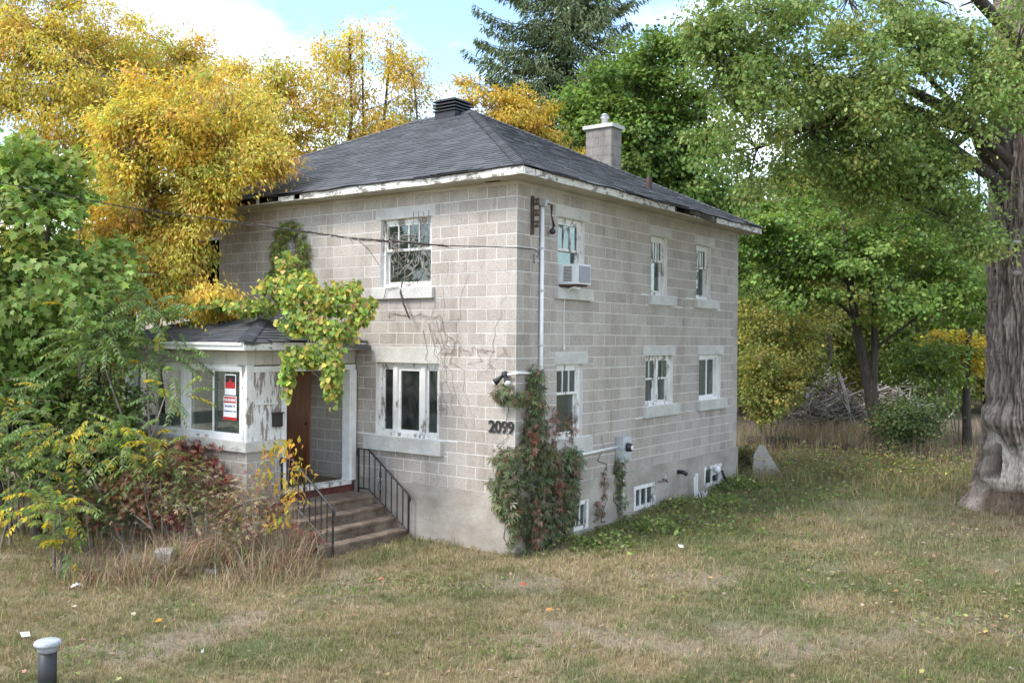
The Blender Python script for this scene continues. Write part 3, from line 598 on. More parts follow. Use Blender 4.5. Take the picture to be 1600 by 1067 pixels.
for P0, P1 in ((b_, k1), (a_, k0), (k0, k1)):
    P0 = np.array(P0, float); P1 = np.array(P1, float); d = P1-P0; l = np.linalg.norm(d); d /= l; n = int(l/.14); s = np.cross(d, (0, 0, 1)); s /= np.linalg.norm(s)
    for i in range(n):
        a = P0+d*l*i/n; b = P0+d*l*(i+1.25)/n; w_ = .13; mb.cur = rs.random()*.6; up = np.array([0, 0, 1.0]); dr_ = .27
        mb.add([a+up*.045, a+s*w_+up*(.034-w_*dr_), a-s*w_+up*(.034-w_*dr_), b+up*.022, b+s*w_+up*(.012-w_*dr_), b-s*w_+up*(.012-w_*dr_)], [(0, 1, 4, 3), (0, 3, 5, 2), (0, 2, 1)])
mb.build('shingle', M['shingle'], proof, kind='stuff', rnd=True)
mb = MB(); mb.box(pe0+.03, pe1-.03, pyv+.03, -.03, 3.272, 3.295); mb.build('soffit', M['soffit'], proof)
mb = MB(); mb.box(pe0, pe1-.001, pyv-.005, pyv+.025, 3.27, 3.40); mb.box(pe0, pe1-.03, pyv-.04, pyv-.006, 3.35, 3.395); mb.build('fascia_board', M['white'], proof)
mb = MB(); mb.box(pe1-.025, pe1+.005, pyv+.027, -.03, 3.27, 3.40); mb.build('fascia_board', M['fascia'], proof)
mb = MB(); mb.box(pe0-.005, pe0+.025, pyv+.027, -.03, 3.27, 3.40); mb.build('fascia_board', M['fascia'], proof)
# a broken slab of roof edge hanging by the wall
mb = MB(); mb.obox((pe1-.05, -.42, 3.36), ((.2, 1, -.12), (1, -.2, -.1), (0.1, .1, 1)), .38, .16, .04); mb.build('hanging_roof_edge', M['shingle'], proof)
# mailbox shelf on the panel
mb = MB(); mb.box(XP-.01, XP+.10, -1.98, -1.78, 2.20, 2.22); mb.box(XP-.008, XP+.08, -1.96, -1.80, 1.98, 2.199); mb.build('letter_box', M['iron'], porch)
mb = MB(); mb.box(XP-.008, XP+.02, -2.3, -1.85, 2.36, 2.385); mb.build('trim_strip', M['white'], porch)
# appliances stored behind the glass
st = empty('old_stove', (-4.9, -1.7, PF), 'old white kitchen stove standing behind the open porch window', 'stove')
mb = MB(); mb.box(-5.2, -4.62, -1.95, -1.35, PF+.002, PF+1.0); mb.build('body', M['acw'], st)
mb = MB(); mb.box(-5.2, -4.62, -1.45, -1.36, PF+1.002, PF+1.25); mb.build('back_panel', M['acw'], st)
mb = MB(); mb.box(-5.12, -4.7, -1.962, -1.951, PF+.78, PF+.9); mb.build('control_panel', M['iron'], st)
mb = MB(); mb.box(-5.1, -4.72, -1.985, -1.965, PF+.68, PF+.71); mb.build('oven_handle', M['chrome'], st)
# signs taped inside the right-hand sash
def sign(label, x0, x1, z0, z1, build):
    e = empty('warning_sign', ((x0+x1)/2, YP+.02, z0), label, 'sign'); y = YP+.022
    q = MB(); q.box(x0, x1, y, y+.004, z0, z1); q.build('board', M['signw'], e); build(e, x0, x1, z0, z1, y)
def s1(e, x0, x1, z0, z1, y):
    q = MB(); q.box(x0+.015, x1-.015, y-.003, y-.0005, z0+.21, z1-.015); q.build('black_field', M['signk'], e)
    q = MB(); q.box(x0+.015, x1-.015, y-.003, y-.0005, z0+.105, z0+.209); q.build('red_band', M['signr'], e)
    q = MB(); q.add([((x0+x1)/2-.045, y-.0045, z0+.211), ((x0+x1)/2+.045, y-.0045, z0+.211), ((x0+x1)/2, y-.0045, z0+.28)], [(0, 1, 2)]); q.build('red_symbol', M['signr'], e)
def s2(e, x0, x1, z0, z1, y):
    q = MB(); q.box(x0+.012, x1-.012, y-.003, y-.0005, z1-.115, z1-.014); q.build('red_band', M['signr'], e)
    text_mesh('WARNING', .072, M['signw'], 'lettering', e, ((x0+x1)/2, y-.0045, z1-.09), (1, 0, 0), (0, 0, 1), .0008, .002)
    text_mesh('Security 24', .06, M['signb'], 'lettering', e, ((x0+x1)/2, y-.0025, z0+.165), (1, 0, 0), (0, 0, 1), .0008, .001)
    text_mesh('Cameras in Use', .05, M['signb'], 'lettering', e, ((x0+x1)/2, y-.0025, z0+.085), (1, 0, 0), (0, 0, 1), .0008, .001)
    q = MB(); q.box(x0-.01, x1+.012, y-.002, y+.004, z0-.05, z0-.002); q.build('red_edge', M['signr'], e)
sign('small black and red sign above the warning sign in porch window', -4.22, -3.93, 2.52, 2.86, s1)
sign('white sign headed WARNING in red, stuck in the porch window', -4.25, -3.91, 2.15, 2.50, s2)

# ------------------------------------------------------------------ stairs and railings
stairs = empty('entrance_steps', (-2.9, -1.1, 0), 'worn grey concrete steps leading to the porch entrance', 'steps')
SY0, SY1 = -2.08, -.12
for i, (xa, xb, zt) in enumerate(((XP+.0, -3.03, .68), (-3.03, -2.77, .51), (-2.77, -2.51, .33), (-2.51, -2.24, .155))):
    q = MB(); q.box(xa, xb, SY0, SY1, -.2, zt-.05)
    nosev = []; n = 10; rs = random.Random(i)
    o = q.build('step', M['stepc'], stairs)
    vs = []
    for j in range(n+1):
        y = SY0-.03+(SY1+.03-SY0)*j/n; w_ = rs.uniform(-.012, .008); h = rs.uniform(-.008, .003)
        vs += [(xa-.0, y, zt-.049), (xb+.03+w_, y, zt-.049), (xb+.03+w_, y, zt+h-.008), (xb+.018+w_, y, zt+h), (xa-.0, y, zt)]
    fs = [(5*j+a, 5*j+(a+1) % 5, 5*j+5+(a+1) % 5, 5*j+5+a) for j in range(n) for a in range(5)]+[(4, 3, 2, 1, 0), tuple(5*n+a for a in range(5))]
    raw_mesh('tread', vs, fs, M['stepc'], o)
mb = MB(); mb.add([(XP, SY1+.002, -.2), (-2.2, SY1+.002, -.2), (-2.2, SY1+.002, .02), (-3.1, SY1+.002, .62), (XP, SY1+.002, .66), (XP, -.035, -.2), (-2.2, -.035, -.2), (-2.2, -.035, .02), (-3.1, -.035, .62), (XP, -.035, .66)], [(0, 1, 2, 3, 4), (9, 8, 7, 6, 5), (1, 6, 7, 2), (2, 7, 8, 3), (3, 8, 9, 4)]); mb.build('stringer', M['stepc'], stairs)
def railing(label, y, base):
    e = empty('stair_railing', (-2.7, y, 0), label, 'railing', 'black iron railings of the entrance steps')
    X0, X1, X2 = -3.40, -3.15, -2.17; zt0, zt1, zl = 1.47, 1.47, .76
    q = MB(); q.tube([(X0-.03, y, zt0-.14), (X0-.05, y, zt0-.06), (X0-.02, y, zt0), (X1, y, zt1), (X2, y, zl), (X2+.03, y, zl-.05), (X2+.03, y, zl-.12)], .018, 6); q.build('handrail', M['iron'], e)
    q = MB(); q.tube([(X1, y, .76), (X2, y, .12)], .012, 4); q.tube([(X0, y, .76), (X1, y, .76)], .012, 4); q.build('bottom_rail', M['iron'], e)
    for x, zb in ((X0, .66), (X2, -.05)):
        q = MB(); q.bar((x, y, zb), (x, y, zt0 if x == X0 else zl), .026); q.build('post', M['iron'], e)
    for i in range(1, 9):
        x = X0+(X2-X0)*i/9; t = max(0, (x-X1)/(X2-X1)); zt = zt1+(zl-zt1)*t; zb = .76+(.12-.76)*t
        q = MB(); q.bar((x, y, zb), (x, y, zt-.01), .014); q.build('baluster', M['iron'], e)
    q = MB(); xm = X0+(X2-X0)*4/9; t = (xm-X1)/(X2-X1); zc = (zt1+(zl-zt1)*t+.76+(.12-.76)*t)/2
    for s in (-1, 1):
        q.tube([(xm+s*(.012+.045*math.sin(a*.7)*(1-.02*a)), y, zc-.2+.05*a) for a in range(9)], .007, 4)
    q.build('scroll', M['iron'], e)
railing('black iron stair railing next to the house wall', -.15, 0)
railing('black iron stair railing half hidden by the yellow sapling', -1.93, 0)

# ------------------------------------------------------------------ utilities on the walls
ac = empty('air_conditioner', (.16, 1.7, ZF+17.1*Hc), 'white and grey window air conditioner jutting from upper side window', 'air conditioner')
ya, yb, z0, z1, dx = 1.30, 1.72, ZF+17.25*Hc, ZF+18.95*Hc, .36
mb = MB(); mb.box(-.25, dx, ya, yb, z0, z1); mb.build('casing', M['acw'], ac)
mb = MB(); mb.box(-.14, -.12, ya-.03, 2.05, z0-.02, z1+.01); mb.build('filler_panel', M['white'], ac)
for i in range(11):
    z = z0+.05+i*.024; q = MB(); q.box(.07, .24, ya-.008, ya-.001, z, z+.010); q.build('vent_slat', M['iron'], ac)
mb = MB(); mb.box(dx+.001, dx+.012, ya+.03, yb-.03, z0+.03, z1-.03); mb.build('rear_grille', M['acg'], ac)
mb = MB(); mb.box(-.1, dx-.05, ya+.03, yb-.02, z0-.035, z0-.001); mb.build('base_tray', M['rust'], ac)
mb = MB(); mb.tube([(.30, ya+.06, z0-.04), (.22, ya+.05, z0-.06), (.06, ya+.08, z0-.14), (.025, ya+.09, z0-.4), (.022, ya+.1, z0-1.05)], .007, 5); mb.build('power_cord', M['pvc'], ac); mb = MB(); mb.box(.014, .04, ya+.085, ya+.115, z0-1.13, z0-1.05); mb.build('plug', M['pvc'], ac)
cdt = empty('electrical_conduit', (.05, .66, .94), 'white vertical electrical conduit running up the corner wall to weatherhead', 'conduit')
yc = .655
mb = MB(); mb.tube([(.055, yc, ZF+2.2*Hc), (.055, yc, ZF+23.55*Hc)], .034, 10); mb.build('riser_pipe', M['pvc'], cdt, True)
mb = MB(); mb.tube([(.055, yc+.02, ZF+2.35*Hc), (.055, 3.25, ZF+2.55*Hc)], .028, 10); mb.build('cross_pipe', M['pvc'], cdt, True)
for zc in (5, 9, 12, 16.5, 20):
    q = MB(); q.box(.012, .092, yc-.045, yc+.045, ZF+zc*Hc, ZF+zc*Hc+.025); q.build('strap', M['galv'], cdt)
mb = MB(); mb.obox((.075, yc, ZF+23.8*Hc), ((1, 0, -.2), (0, 1, 0), (.2, 0, 1)), .07, .05, .055); mb.build('weatherhead', M['galv'], cdt)
mb = MB()
for k in range(3): mb.tube([(.12, yc+.03*k, ZF+23.75*Hc), (.18, yc+.06+.03*k, ZF+23.6*Hc), (.15, yc+.13, ZF+22.8*Hc), (.12, yc+.22+.03*k, ZF+22*Hc), (.1, yc+.24, ZF+21.65*Hc)], .009, 5)
mb.build('service_leads', M['iron'], cdt); mb = MB(); mb.lathe((.1, yc+.24, ZF+21.3*Hc), [(.02, 0), (.05, .02), (.055, .06), (.03, .09)], 10); mb.build('lead_bundle', M['iron'], cdt, True)
mt = empty('electric_meter', (.1, 3.5, 1.2), 'grey electric meter box with round glass dial on side wall', 'electric meter')
mb = MB(); mb.box(.013, .17, 3.27, 3.60, ZF+1.15*Hc, ZF+3.5*Hc); mb.build('box', M['galv'], mt)
mb = MB(); mb.lathe((.17, 3.44, ZF+2.5*Hc), [(.085, 0), (.085, .03), (.075, .09), (.05, .10)], 18, 'x'); mb.build('dial', M['iron'], mt, True)
mb = MB(); mb.lathe((.272, 3.44, ZF+2.5*Hc), [(.045, 0), (.045, .004)], 16, 'x'); mb.build('dial_face', M['pvc'], mt)
mb = MB(); mb.tube([(.09, 3.42, ZF+1.15*Hc), (.09, 3.42, ZF-1.6*Hc), (.09, 3.42, .15)], .032, 10); mb.build('down_pipe', M['pvc'], mt, True)
ins = empty('insulator_rack', (.05, .4, 5.2), 'rusty iron rack with three insulators near roof corner', 'insulator rack')
mb = MB(); mb.box(.012, .05, .375, .425, ZF+21.05*Hc, ZF+24.2*Hc); mb.build('bracket', M['rust'], ins)
for k in (21.9, 22.8, 23.7):
    z = ZF+k*Hc
    for dz_ in (-.055, .04): q = MB(); q.box(.05, .16, .385, .415, z+dz_, z+dz_+.015); q.build('clevis', M['rust'], ins)
    q = MB(); q.lathe((.12, .4, z-.038), [(.035, 0), (.045, .012), (.028, .03), (.028, .045), (.045, .062), (.035, .075)], 12); q.build('insulator', M['rust'], ins, True)
fl = empty('flood_light', (-.15, -.1, 2.9), 'twin white floodlight on a short arm above the house number', 'floodlight')
zf = ZF+9.55*Hc
mb = MB(); mb.tube([(.05, .58, zf+.04), (.06, -.05, zf+.06), (-.1, -.08, zf+.03)], .02, 8); mb.build('arm', M['pvc'], fl)
mb = MB(); mb.lathe((-.16, -.08, zf-.02), [(.04, 0), (.055, .03), (.05, .09), (.02, .11)], 12); mb.build('mount', M['plastic'], fl, True)
for s in (-1, 1):
    c0 = np.array((-.16+s*.03, -.11, zf)); dv = np.array((s*.75, -.5, -.75)); dv /= np.linalg.norm(dv); pts = [c0+dv*t for t in (0, .05, .10, .16)]
    q = MB(); q.tube(pts, [.025, .035, .045, .06], 12); q.build('lamp_head', M['plastic'], fl, True); q = MB(); q.tube([c0+dv*.161, c0+dv*.18, c0+dv*.19], [.056, .045, .02], 12); q.build('bulb', M['signw'], fl, True)
# small pipes along the foundation
sp = empty('wall_spigot', (.1, 5.1, .5), 'small brass and white water tap low on the side foundation', 'tap')
mb = MB(); mb.tube([(.03, 5.18, .62), (.13, 5.18, .62), (.15, 5.18, .56)], .014, 6); mb.tube([(.03, 5.0, .6), (.09, 5.0, .6), (.09, 5.25, .58)], .010, 6); mb.build('spout', M['rust'], sp); mb = MB(); mb.lathe((.10, 5.18, .63), [(.012, 0), (.012, .05), (.035, .055), (.035, .07), (.01, .075)], 8); mb.build('handle', M['stone'], sp)
bp = MB(); bp.tube([(.03, 5.9, .70), (.16, 5.9, .70), (.24, 5.9, .66)], .045, 10); props(bp.build('drain_pipe', M['plastic'], None, True), 'short black pipe stub sticking out of the side foundation', 'pipe')
wp = MB(); wp.box(.20, .24, 6.38, 6.46, .0, .62); wp.box(.20, .212, 6.33, 6.379, .0, .56); wp.box(.241, .26, 6.38, 6.40, .0, .6)
props(wp.build('broken_post', M['peel'], None), 'broken white wooden post standing by the side foundation', 'post')
wr = MB(); rs = random.Random(3)
for k in range(7):
    c = np.array((.42+rs.uniform(-.1, .1), 6.25+rs.uniform(-.14, .14), .19+rs.uniform(0, .05))); wr.obox(c, (np.array([rs.uniform(-1, 1) for _ in range(3)]), (0, 0, 1), (1, 0, 0)), .06, .03, .008)
props(wr.build('crumpled_rag', M['paper'], None), 'crumpled white rag lying at foot of the broken post', 'rag')
vt = empty('dryer_vent', (.05, 8.0, .75), 'white round vent hood in the far basement window', 'vent')
mb = MB(); mb.lathe((.02, 7.80, .55), [(.07, 0), (.07, .06), (.09, .07), (.08, .12), (.02, .14)], 14, 'x'); mb.build('hood', M['pvc'], vt, True); mb = MB(); mb.box(-.01, .012, 7.68, 7.92, .42, .68); mb.build('plate', M['pvc'], vt)
hs = MB(); hs.tube([(.1, 8.05, .5), (.13, 8.12, .35), (.16, 8.2, .22), (.3, 8.32, .16)], .03, 8); props(hs.build('black_hose', M['plastic'], None, True), 'black hose bending down to the ground under far basement window', 'hose')
sb = MB(); p = np.array(W(1178, 24.4)); 
b0 = np.array((.25, 9.75, .12)); e1 = np.array((.80, .55, 0)); e1 /= np.linalg.norm(e1); nn = np.array((e1[1], -e1[0], .25)); nn /= np.linalg.norm(nn)
tri = [(-.1, -.1), (.72, -.1), (.62, .12), (.2, .82), (.1, .86), (-.05, .6)]
vs = [b0+e1*a+np.array((0, 0, 1))*b-nn*t for t in (0, .07) for a, b in tri]; n = len(tri)
sb.add(vs, [tuple(range(n)), tuple(range(2*n-1, n-1, -1))]+[(i, i+n, (i+1) % n+n, (i+1) % n) for i in range(n)]); props(sb.build('leaning_slab', M['slab'], None), 'pale triangular concrete slab leaning at the far house corner', 'slab')
# standing vent pipe in the foreground
vp = W(78, 9.35); vent = empty('standpipe', (vp[0], vp[1], 0), 'black standpipe with grey mushroom cap in the front lawn', 'pipe')
mb = MB(); mb.lathe((vp[0], vp[1], -.2), [(.086, 0), (.086, .58)], 20); mb.build('pipe', M['plastic'], vent, True)
mb = MB(); mb.lathe((vp[0], vp[1], .35), [(.092, 0), (.092, .06)], 20); mb.build('collar', M['acg'], vent, True)
mb = MB(); mb.lathe((vp[0], vp[1], .405), [(.09, 0), (.122, .008), (.13, .026), (.122, .048), (.105, .056), (.05, .06)], 24); mb.build('cap', pm('weathered_cap', (.34, .36, .38), (.5, .52, .54), 9, .6, .2, fine=(40, .4)), vent, True)
# overhead service cable with withered vine on it
pts = []
for px, py, D in ((-120, 268, 12.4), (0, 293, 12.8), (190, 329, 13.3), (380, 353, 13.8), (550, 375, 14.3), (690, 385, 14.8), (800, 387, 15.1)): pts.append(W(px, D, zpx(py, D)+.0))
pts.append(np.array((.03, .42, 4.98)))
cb = empty('overhead_cable', pts[-1], 'thin dark overhead cable running from the wall corner across the left trees', 'cable')
mb = MB(); mb.tube(pts, .0075, 5); mb.build('wire', M['iron'], cb); rs = random.Random(8)
mb = MB()
for k in range(90):
    t = rs.uniform(2.6, 5.0); i = int(t); c = pts[i]+(pts[i+1]-pts[i])*(t-i); d = (pts[i+1]-pts[i])/np.linalg.norm(pts[i+1]-pts[i]); q_ = [c+d*u+np.array([0, 0, 1])*rs.uniform(-.025, .025) for u in (0, .06, .12, .2)]; mb.tube(q_, .005, 3)
for t, dl in ((4.05, (.4, .1, -.45)), (3.95, (.1, .0, -.12)), (4.4, (.05, 0, -.1))):
    i = int(t); c = pts[i]+(pts[i+1]-pts[i])*(t-i); mb.tube([c, c+np.array(dl)*.4+np.array((.05, 0, 0)), c+np.array(dl)], [.012, .009, .004], 4)
mb.build('dead_tendrils', M['twig'], cb, kind='stuff')
mb = MB(); mb.tube([pts[-1], (.09, .5, 4.93), (.1, .45, 4.84), (.05, .42, 4.9), (.03, .46, 4.75)], .008, 4); mb.build('wire_loop', M['iron'], cb)
# tumbled low block wall in the weeds
lw = empty('low_block_wall', W(262, 13.9), 'tumbled low pale block wall in the weeds before the porch', 'wall'); wpal = pm('whitewashed_block', (.26, .24, .215), (.46, .44, .41), 4, .95, .4, fine=(40, .4)); rs = random.Random(4)
for k, (px, D, z, rz) in enumerate(((225, 14.25, -.06, .1), (258, 13.8, -.02, 0), (260, 13.78, .18, -.1), (305, 13.95, -.1, .05), (335, 14.05, -.12, -.1))):
    c = W(px, D, z+.10+float(gz(*W(px, D)[:2]))); a = -.6+rz; q = MB(); q.obox(c, ((math.cos(a), math.sin(a), rs.uniform(-.05, .05)), (-math.sin(a), math.cos(a), 0), (0, 0, 1)), .195, .11, .1); q.V = [tuple(np.array(p_)+np.array([rs.uniform(-.03, .03) for _ in range(3)])) for p_ in q.V]; q.build('block', wpal, lw)
# litter
for k, (px, D, s, lab) in enumerate(((123, 12.95, .055, 'white paper scrap in grass below the yellow leaves'), (42, 10.85, .05, 'white paper scrap in grass beside the standpipe'), (1066, 15.7, .045, 'pale wood chip lying in grass near the side foundation'))):
    p = W(px, D); p[2] = float(gz(p[0], p[1]))+.06; a = random.uniform(0, 3); q = MB(); c, s_ = math.cos(a), math.sin(a)
    q.add([(p[0]+s*(c*u-s_*v), p[1]+s*(s_*u+c*v), p[2]+h) for u, v, h in ((-1.5, -1, 0), (.2, -1, .03), (1.5, -.8, 0), (1.4, .9, .01), (.1, 1, .04), (-1.4, .8, 0))], [(0, 1, 4, 5), (1, 2, 3, 4)]); props(q.build('litter_scrap', M['paper'], None), lab, 'litter')

# ------------------------------------------------------------------ foliage
def nrmz(a): return a/(np.linalg.norm(a, axis=-1, keepdims=True)+1e-9)
LEAF = (np.array([(0, 0, 0), (.45, .30, .09), (1, 0, -.06), (.45, -.30, .09)]), np.array([(0, 1, 2), (0, 2, 3)]))
LANCE = (np.array([(0, 0, 0), (.4, .17, .05), (1, 0, -.1), (.4, -.17, .05)]), np.array([(0, 1, 2), (0, 2, 3)]))
_m = [(0, 0), (.03, .42), (.24, .26), (.52, .52), (.56, .22), (1, 0), (.56, -.22), (.52, -.52), (.24, -.26), (.03, -.42)]
MAPLE = (np.array([(.3, 0, -.04)]+[(a, b, .06*abs(b)-.08*a*a) for a, b in _m]), np.array([(0, 1+(i+1) % 10, 1+i) for i in range(10)]))
HEART = (np.array([(0, 0, 0), (.02, .38, .06), (.5, .40, .07), (1, 0, -.1), (.5, -.40, .07), (.02, -.38, .06)]), np.array([(0, 2, 1), (0, 3, 2), (0, 4, 3), (0, 5, 4)]))
_v = [(0, 0)]
for a in (-1.25, -.62, 0, .62, 1.25): _v += [(.5*math.cos(a)+.0, .5*math.sin(a)-.13*math.cos(a)), (1.0*math.cos(a)*(1-.2*abs(a)), .9*math.sin(a)), (.5*math.cos(a), .5*math.sin(a)+.13*math.cos(a))]
CREEP = (np.array([(x, y, -.12*(x*x+y*y)) for x, y in _v]), np.array([(0, 1+3*i, 2+3*i) for i in range(5)]+[(0, 2+3*i, 3+3*i) for i in range(5)]))
def leaves(name, P, Dr, Nn, Ln, col, mat, parent, tmpl, kind=None, wid=1.0):
    tv, tf_ = tmpl; n = len(P); Dr = nrmz(Dr); Sd = nrmz(np.cross(Nn, Dr)); Nn = np.cross(Dr, Sd); Ln = np.asarray(Ln)[:, None, None]
    V = P[:, None]+Ln*(tv[None, :, 0:1]*Dr[:, None]+wid*tv[None, :, 1:2]*Sd[:, None]+tv[None, :, 2:3]*Nn[:, None])
    T = (np.arange(n)[:, None, None]*len(tv)+tf_[None]).reshape(-1, 3)
    return tri_mesh(name, V.reshape(-1, 3), T, mat, parent, np.repeat(col, len(tv), 0), kind)
def ell(px, py, D, rx, ry, rd):
    """ellipsoid: centre, radii across, in depth, in height (metres)"""
    return (W(px, D, zpx(py, D)), rx*D/FPX, rd, ry*D/FPX)
HR = nrmz(np.array([RT[0], RT[1], 0])); HF = nrmz(np.array([FW[0], FW[1], 0]))
def sample_env(env, n, r, bias=.45):
    vol = np.array([(e[1]*e[2]*e[3])**.67 for e in env]); idx = r.choice(len(env), n, p=vol/vol.sum())
    d = nrmz(r.normal(size=(n, 3))); q = r.random(n)**bias*(.72+.5*r.random(n)); d = d*q[:, None]
    C0 = np.array([env[i][0] for i in idx]); R3 = np.array([(env[i][1], env[i][2], env[i][3]) for i in idx])
    off = d*R3; return C0+off[:, 0:1]*HR+off[:, 1:2]*HF+off[:, 2:3]*np.array([0, 0, 1.0]), idx, d
def pick(pal, n, r):
    c = np.array([p[0] for p in pal], float); w = np.array([p[1] for p in pal], float); return c[r.choice(len(pal), n, p=w/w.sum())]
def jit(c, r, v=.2, h=.1):
    n = len(c); return np.clip(c*np.exp(r.normal(0, v, (n, 1)))*np.exp(r.normal(0, h, (n, 3))), .003, .9)
def tubes(mb, a, mid, b, r0, r1, n=5):
    mb.tube([a, (a+mid*2)/3+(mid-a)*.05, mid, (mid+b)/2, b], [r0, r0*.85, (r0+r1)/2, (r0+2*r1)/3, r1], n, False)
GREENS = [((.14, .23, .05), 3), ((.19, .285, .065), 2), ((.10, .175, .042), 2)]
MIDG = [((.18, .25, .06), 3), ((.24, .31, .075), 2), ((.13, .19, .05), 2)]
YEL = [((.74, .50, .07), 3.5), ((.80, .62, .17), 2.2), ((.56, .53, .11), 3), ((.34, .40, .09), 2.8), ((.66, .38, .11), 1.8), ((.40, .25, .14), 1)]
YGR = [((.29, .30, .085), 3), ((.38, .34, .09), 2), ((.20, .25, .07), 3.5), ((.46, .37, .09), .7)]
SILV = [((.20, .29, .08), 3), ((.28, .36, .12), 2), ((.135, .205, .055), 2.8), ((.34, .34, .10), .7)]
def tree(name, label, cat, base, trunks, env, ncl, nper, clr, ls, pal, tmpl=LEAF, seed=1, group=None, bark='bark', droop=.4, nlimb=9, r0=.16, mat='leaf', flat=.55, wid=1.0, mixc_=.72, jv=.24, bias=.45, gap=1.45):
    r = np.random.default_rng(seed); e = empty(name, base, label, cat, group)
    cc, idx, _ = sample_env(env, int(ncl*gap), r, bias); sc3 = .55/max(.25, clr)   # gaps: whole sprays missing, as on a real crown
    kn = fbm(cc[:, 0]*sc3+cc[:, 2]*sc3*.8, cc[:, 1]*sc3-cc[:, 2]*sc3*.6, 1, seed, 2); cc = cc[np.argsort(-kn)[:ncl]] if len(env) > 1 else cc[:ncl]; ncl = len(cc)
    mb = MB(); tp = []
    for tr in trunks:
        tr = [np.array(t, float) for t in tr]; mb.tube([t[:3] for t in tr], [t[3] for t in tr], 8, False)
        for a, b in zip(tr, tr[1:]):
            for k in range(6): tp.append(a+(b-a)*k/6)
    tp = np.array(tp); zmin = tp[:, 2].min(); hgt = tp[:, 2].max()-zmin; cand = tp[tp[:, 2] > zmin+.35*hgt]
    mb.build('trunk', M[bark], e, True)
    lb = MB(); lp = [c[:3] for c in cand]
    for k in range(min(nlimb, ncl)):
        b = cc[r.integers(ncl)]; dd = np.abs(cand[:, 2]-(b[2]-.45*np.linalg.norm((cand[:, :2]-b[:2]), axis=1)))+.15*np.linalg.norm(cand[:, :2]-b[:2], axis=1); a = cand[dd.argmin()]
        m = (a[:3]+b)/2+np.array([0, 0, .12*np.linalg.norm(b-a[:3])])+r.normal(0, .08, 3)*np.linalg.norm(b-a[:3]); ra = max(.02, a[3]*.45); tubes(lb, a[:3], m, b, ra, .012)
        for t in np.linspace(.25, 1, 7): lp.append(a[:3]*(1-t)**2+2*m*t*(1-t)+b*t*t)
    lp = np.array(lp)
    for c in cc:
        d = np.linalg.norm(lp-c, axis=1)+.4*np.maximum(0, lp[:, 2]-c[2]); a = lp[d.argmin()]
        if np.linalg.norm(c-a) > .15: tubes(lb, a, (a+c)/2+np.array([0, 0, .05])+r.normal(0, .05, 3), c, min(.022, .006+.006*np.linalg.norm(c-a)), .004, 3)
    lb.build('branches', M[bark], e, True, 'stuff')
    n = ncl*nper; ci = np.repeat(np.arange(ncl), nper); sc_ = (.6+.8*r.random(ncl))[ci][:, None]
    off = r.normal(0, .5, (n, 3))*clr*sc_*np.array([1, 1, flat]); P = cc[ci]+off
    ctr = np.mean([x[0] for x in env], 0); outw = nrmz(cc-ctr)[ci]
    Nn = nrmz(np.array([0, 0, .9])+outw*.45+r.normal(0, .5, (n, 3))); Dr = outw*.4+nrmz(off)*.5+r.normal(0, .45, (n, 3))+np.array([0, 0, -droop])
    base_c = pick(pal, ncl, r)[ci]*mixc_+pick(pal, n, r)*(1-mixc_); col = jit(base_c, r, jv, .08)
    leaves('crown', P, Dr, Nn, ls*(.65+.6*r.random(n)), col, M[mat], e, tmpl, wid=wid)
    return e
def straight(px, D, py_top, r0, lean=(0, 0), wob=.12, seed=0, z0=None, n=5):
    r = np.random.default_rng(seed+99); b = W(px, D); b[2] = float(gz(b[0], b[1]))-.1; zt = zpx(py_top, D); out = []
    for i in range(n+1):
        t = i/n; out.append((b[0]+lean[0]*t+(r.normal(0, wob) if i else 0), b[1]+lean[1]*t+(r.normal(0, wob) if i else 0), b[2]+(zt-b[2])*t, r0*(1.25 if i == 0 else 1)*(1-.75*t)))
    return out
def gp(px, D): b = W(px, D); b[2] = float(gz(b[0], b[1])); return b

# big leaved green maple, near left
tree('maple_sapling', 'broad-leaved green maple at the left edge before the yellow trees', 'tree', gp(60, 16.2), [straight(60, 16.4, 300, .09, seed=1), straight(20, 16.6, 280, .07, seed=2), straight(130, 16.2, 420, .05, seed=12)],
     [ell(50, 400, 16.2, 150, 190, 1.3), ell(140, 470, 16.0, 75, 110, .8), ell(10, 560, 16.2, 90, 120, 1.0), ell(60, 280, 16.6, 100, 70, 1.0), ell(-40, 420, 16.4, 100, 200, 1.2)], 270, 34, .30, .145,
     [((.21, .31, .08), 3), ((.27, .37, .105), 2), ((.15, .235, .06), 2.5), ((.42, .43, .11), .4)], MAPLE, 3, droop=.75, nlimb=10, bark='barkd', flat=.7)
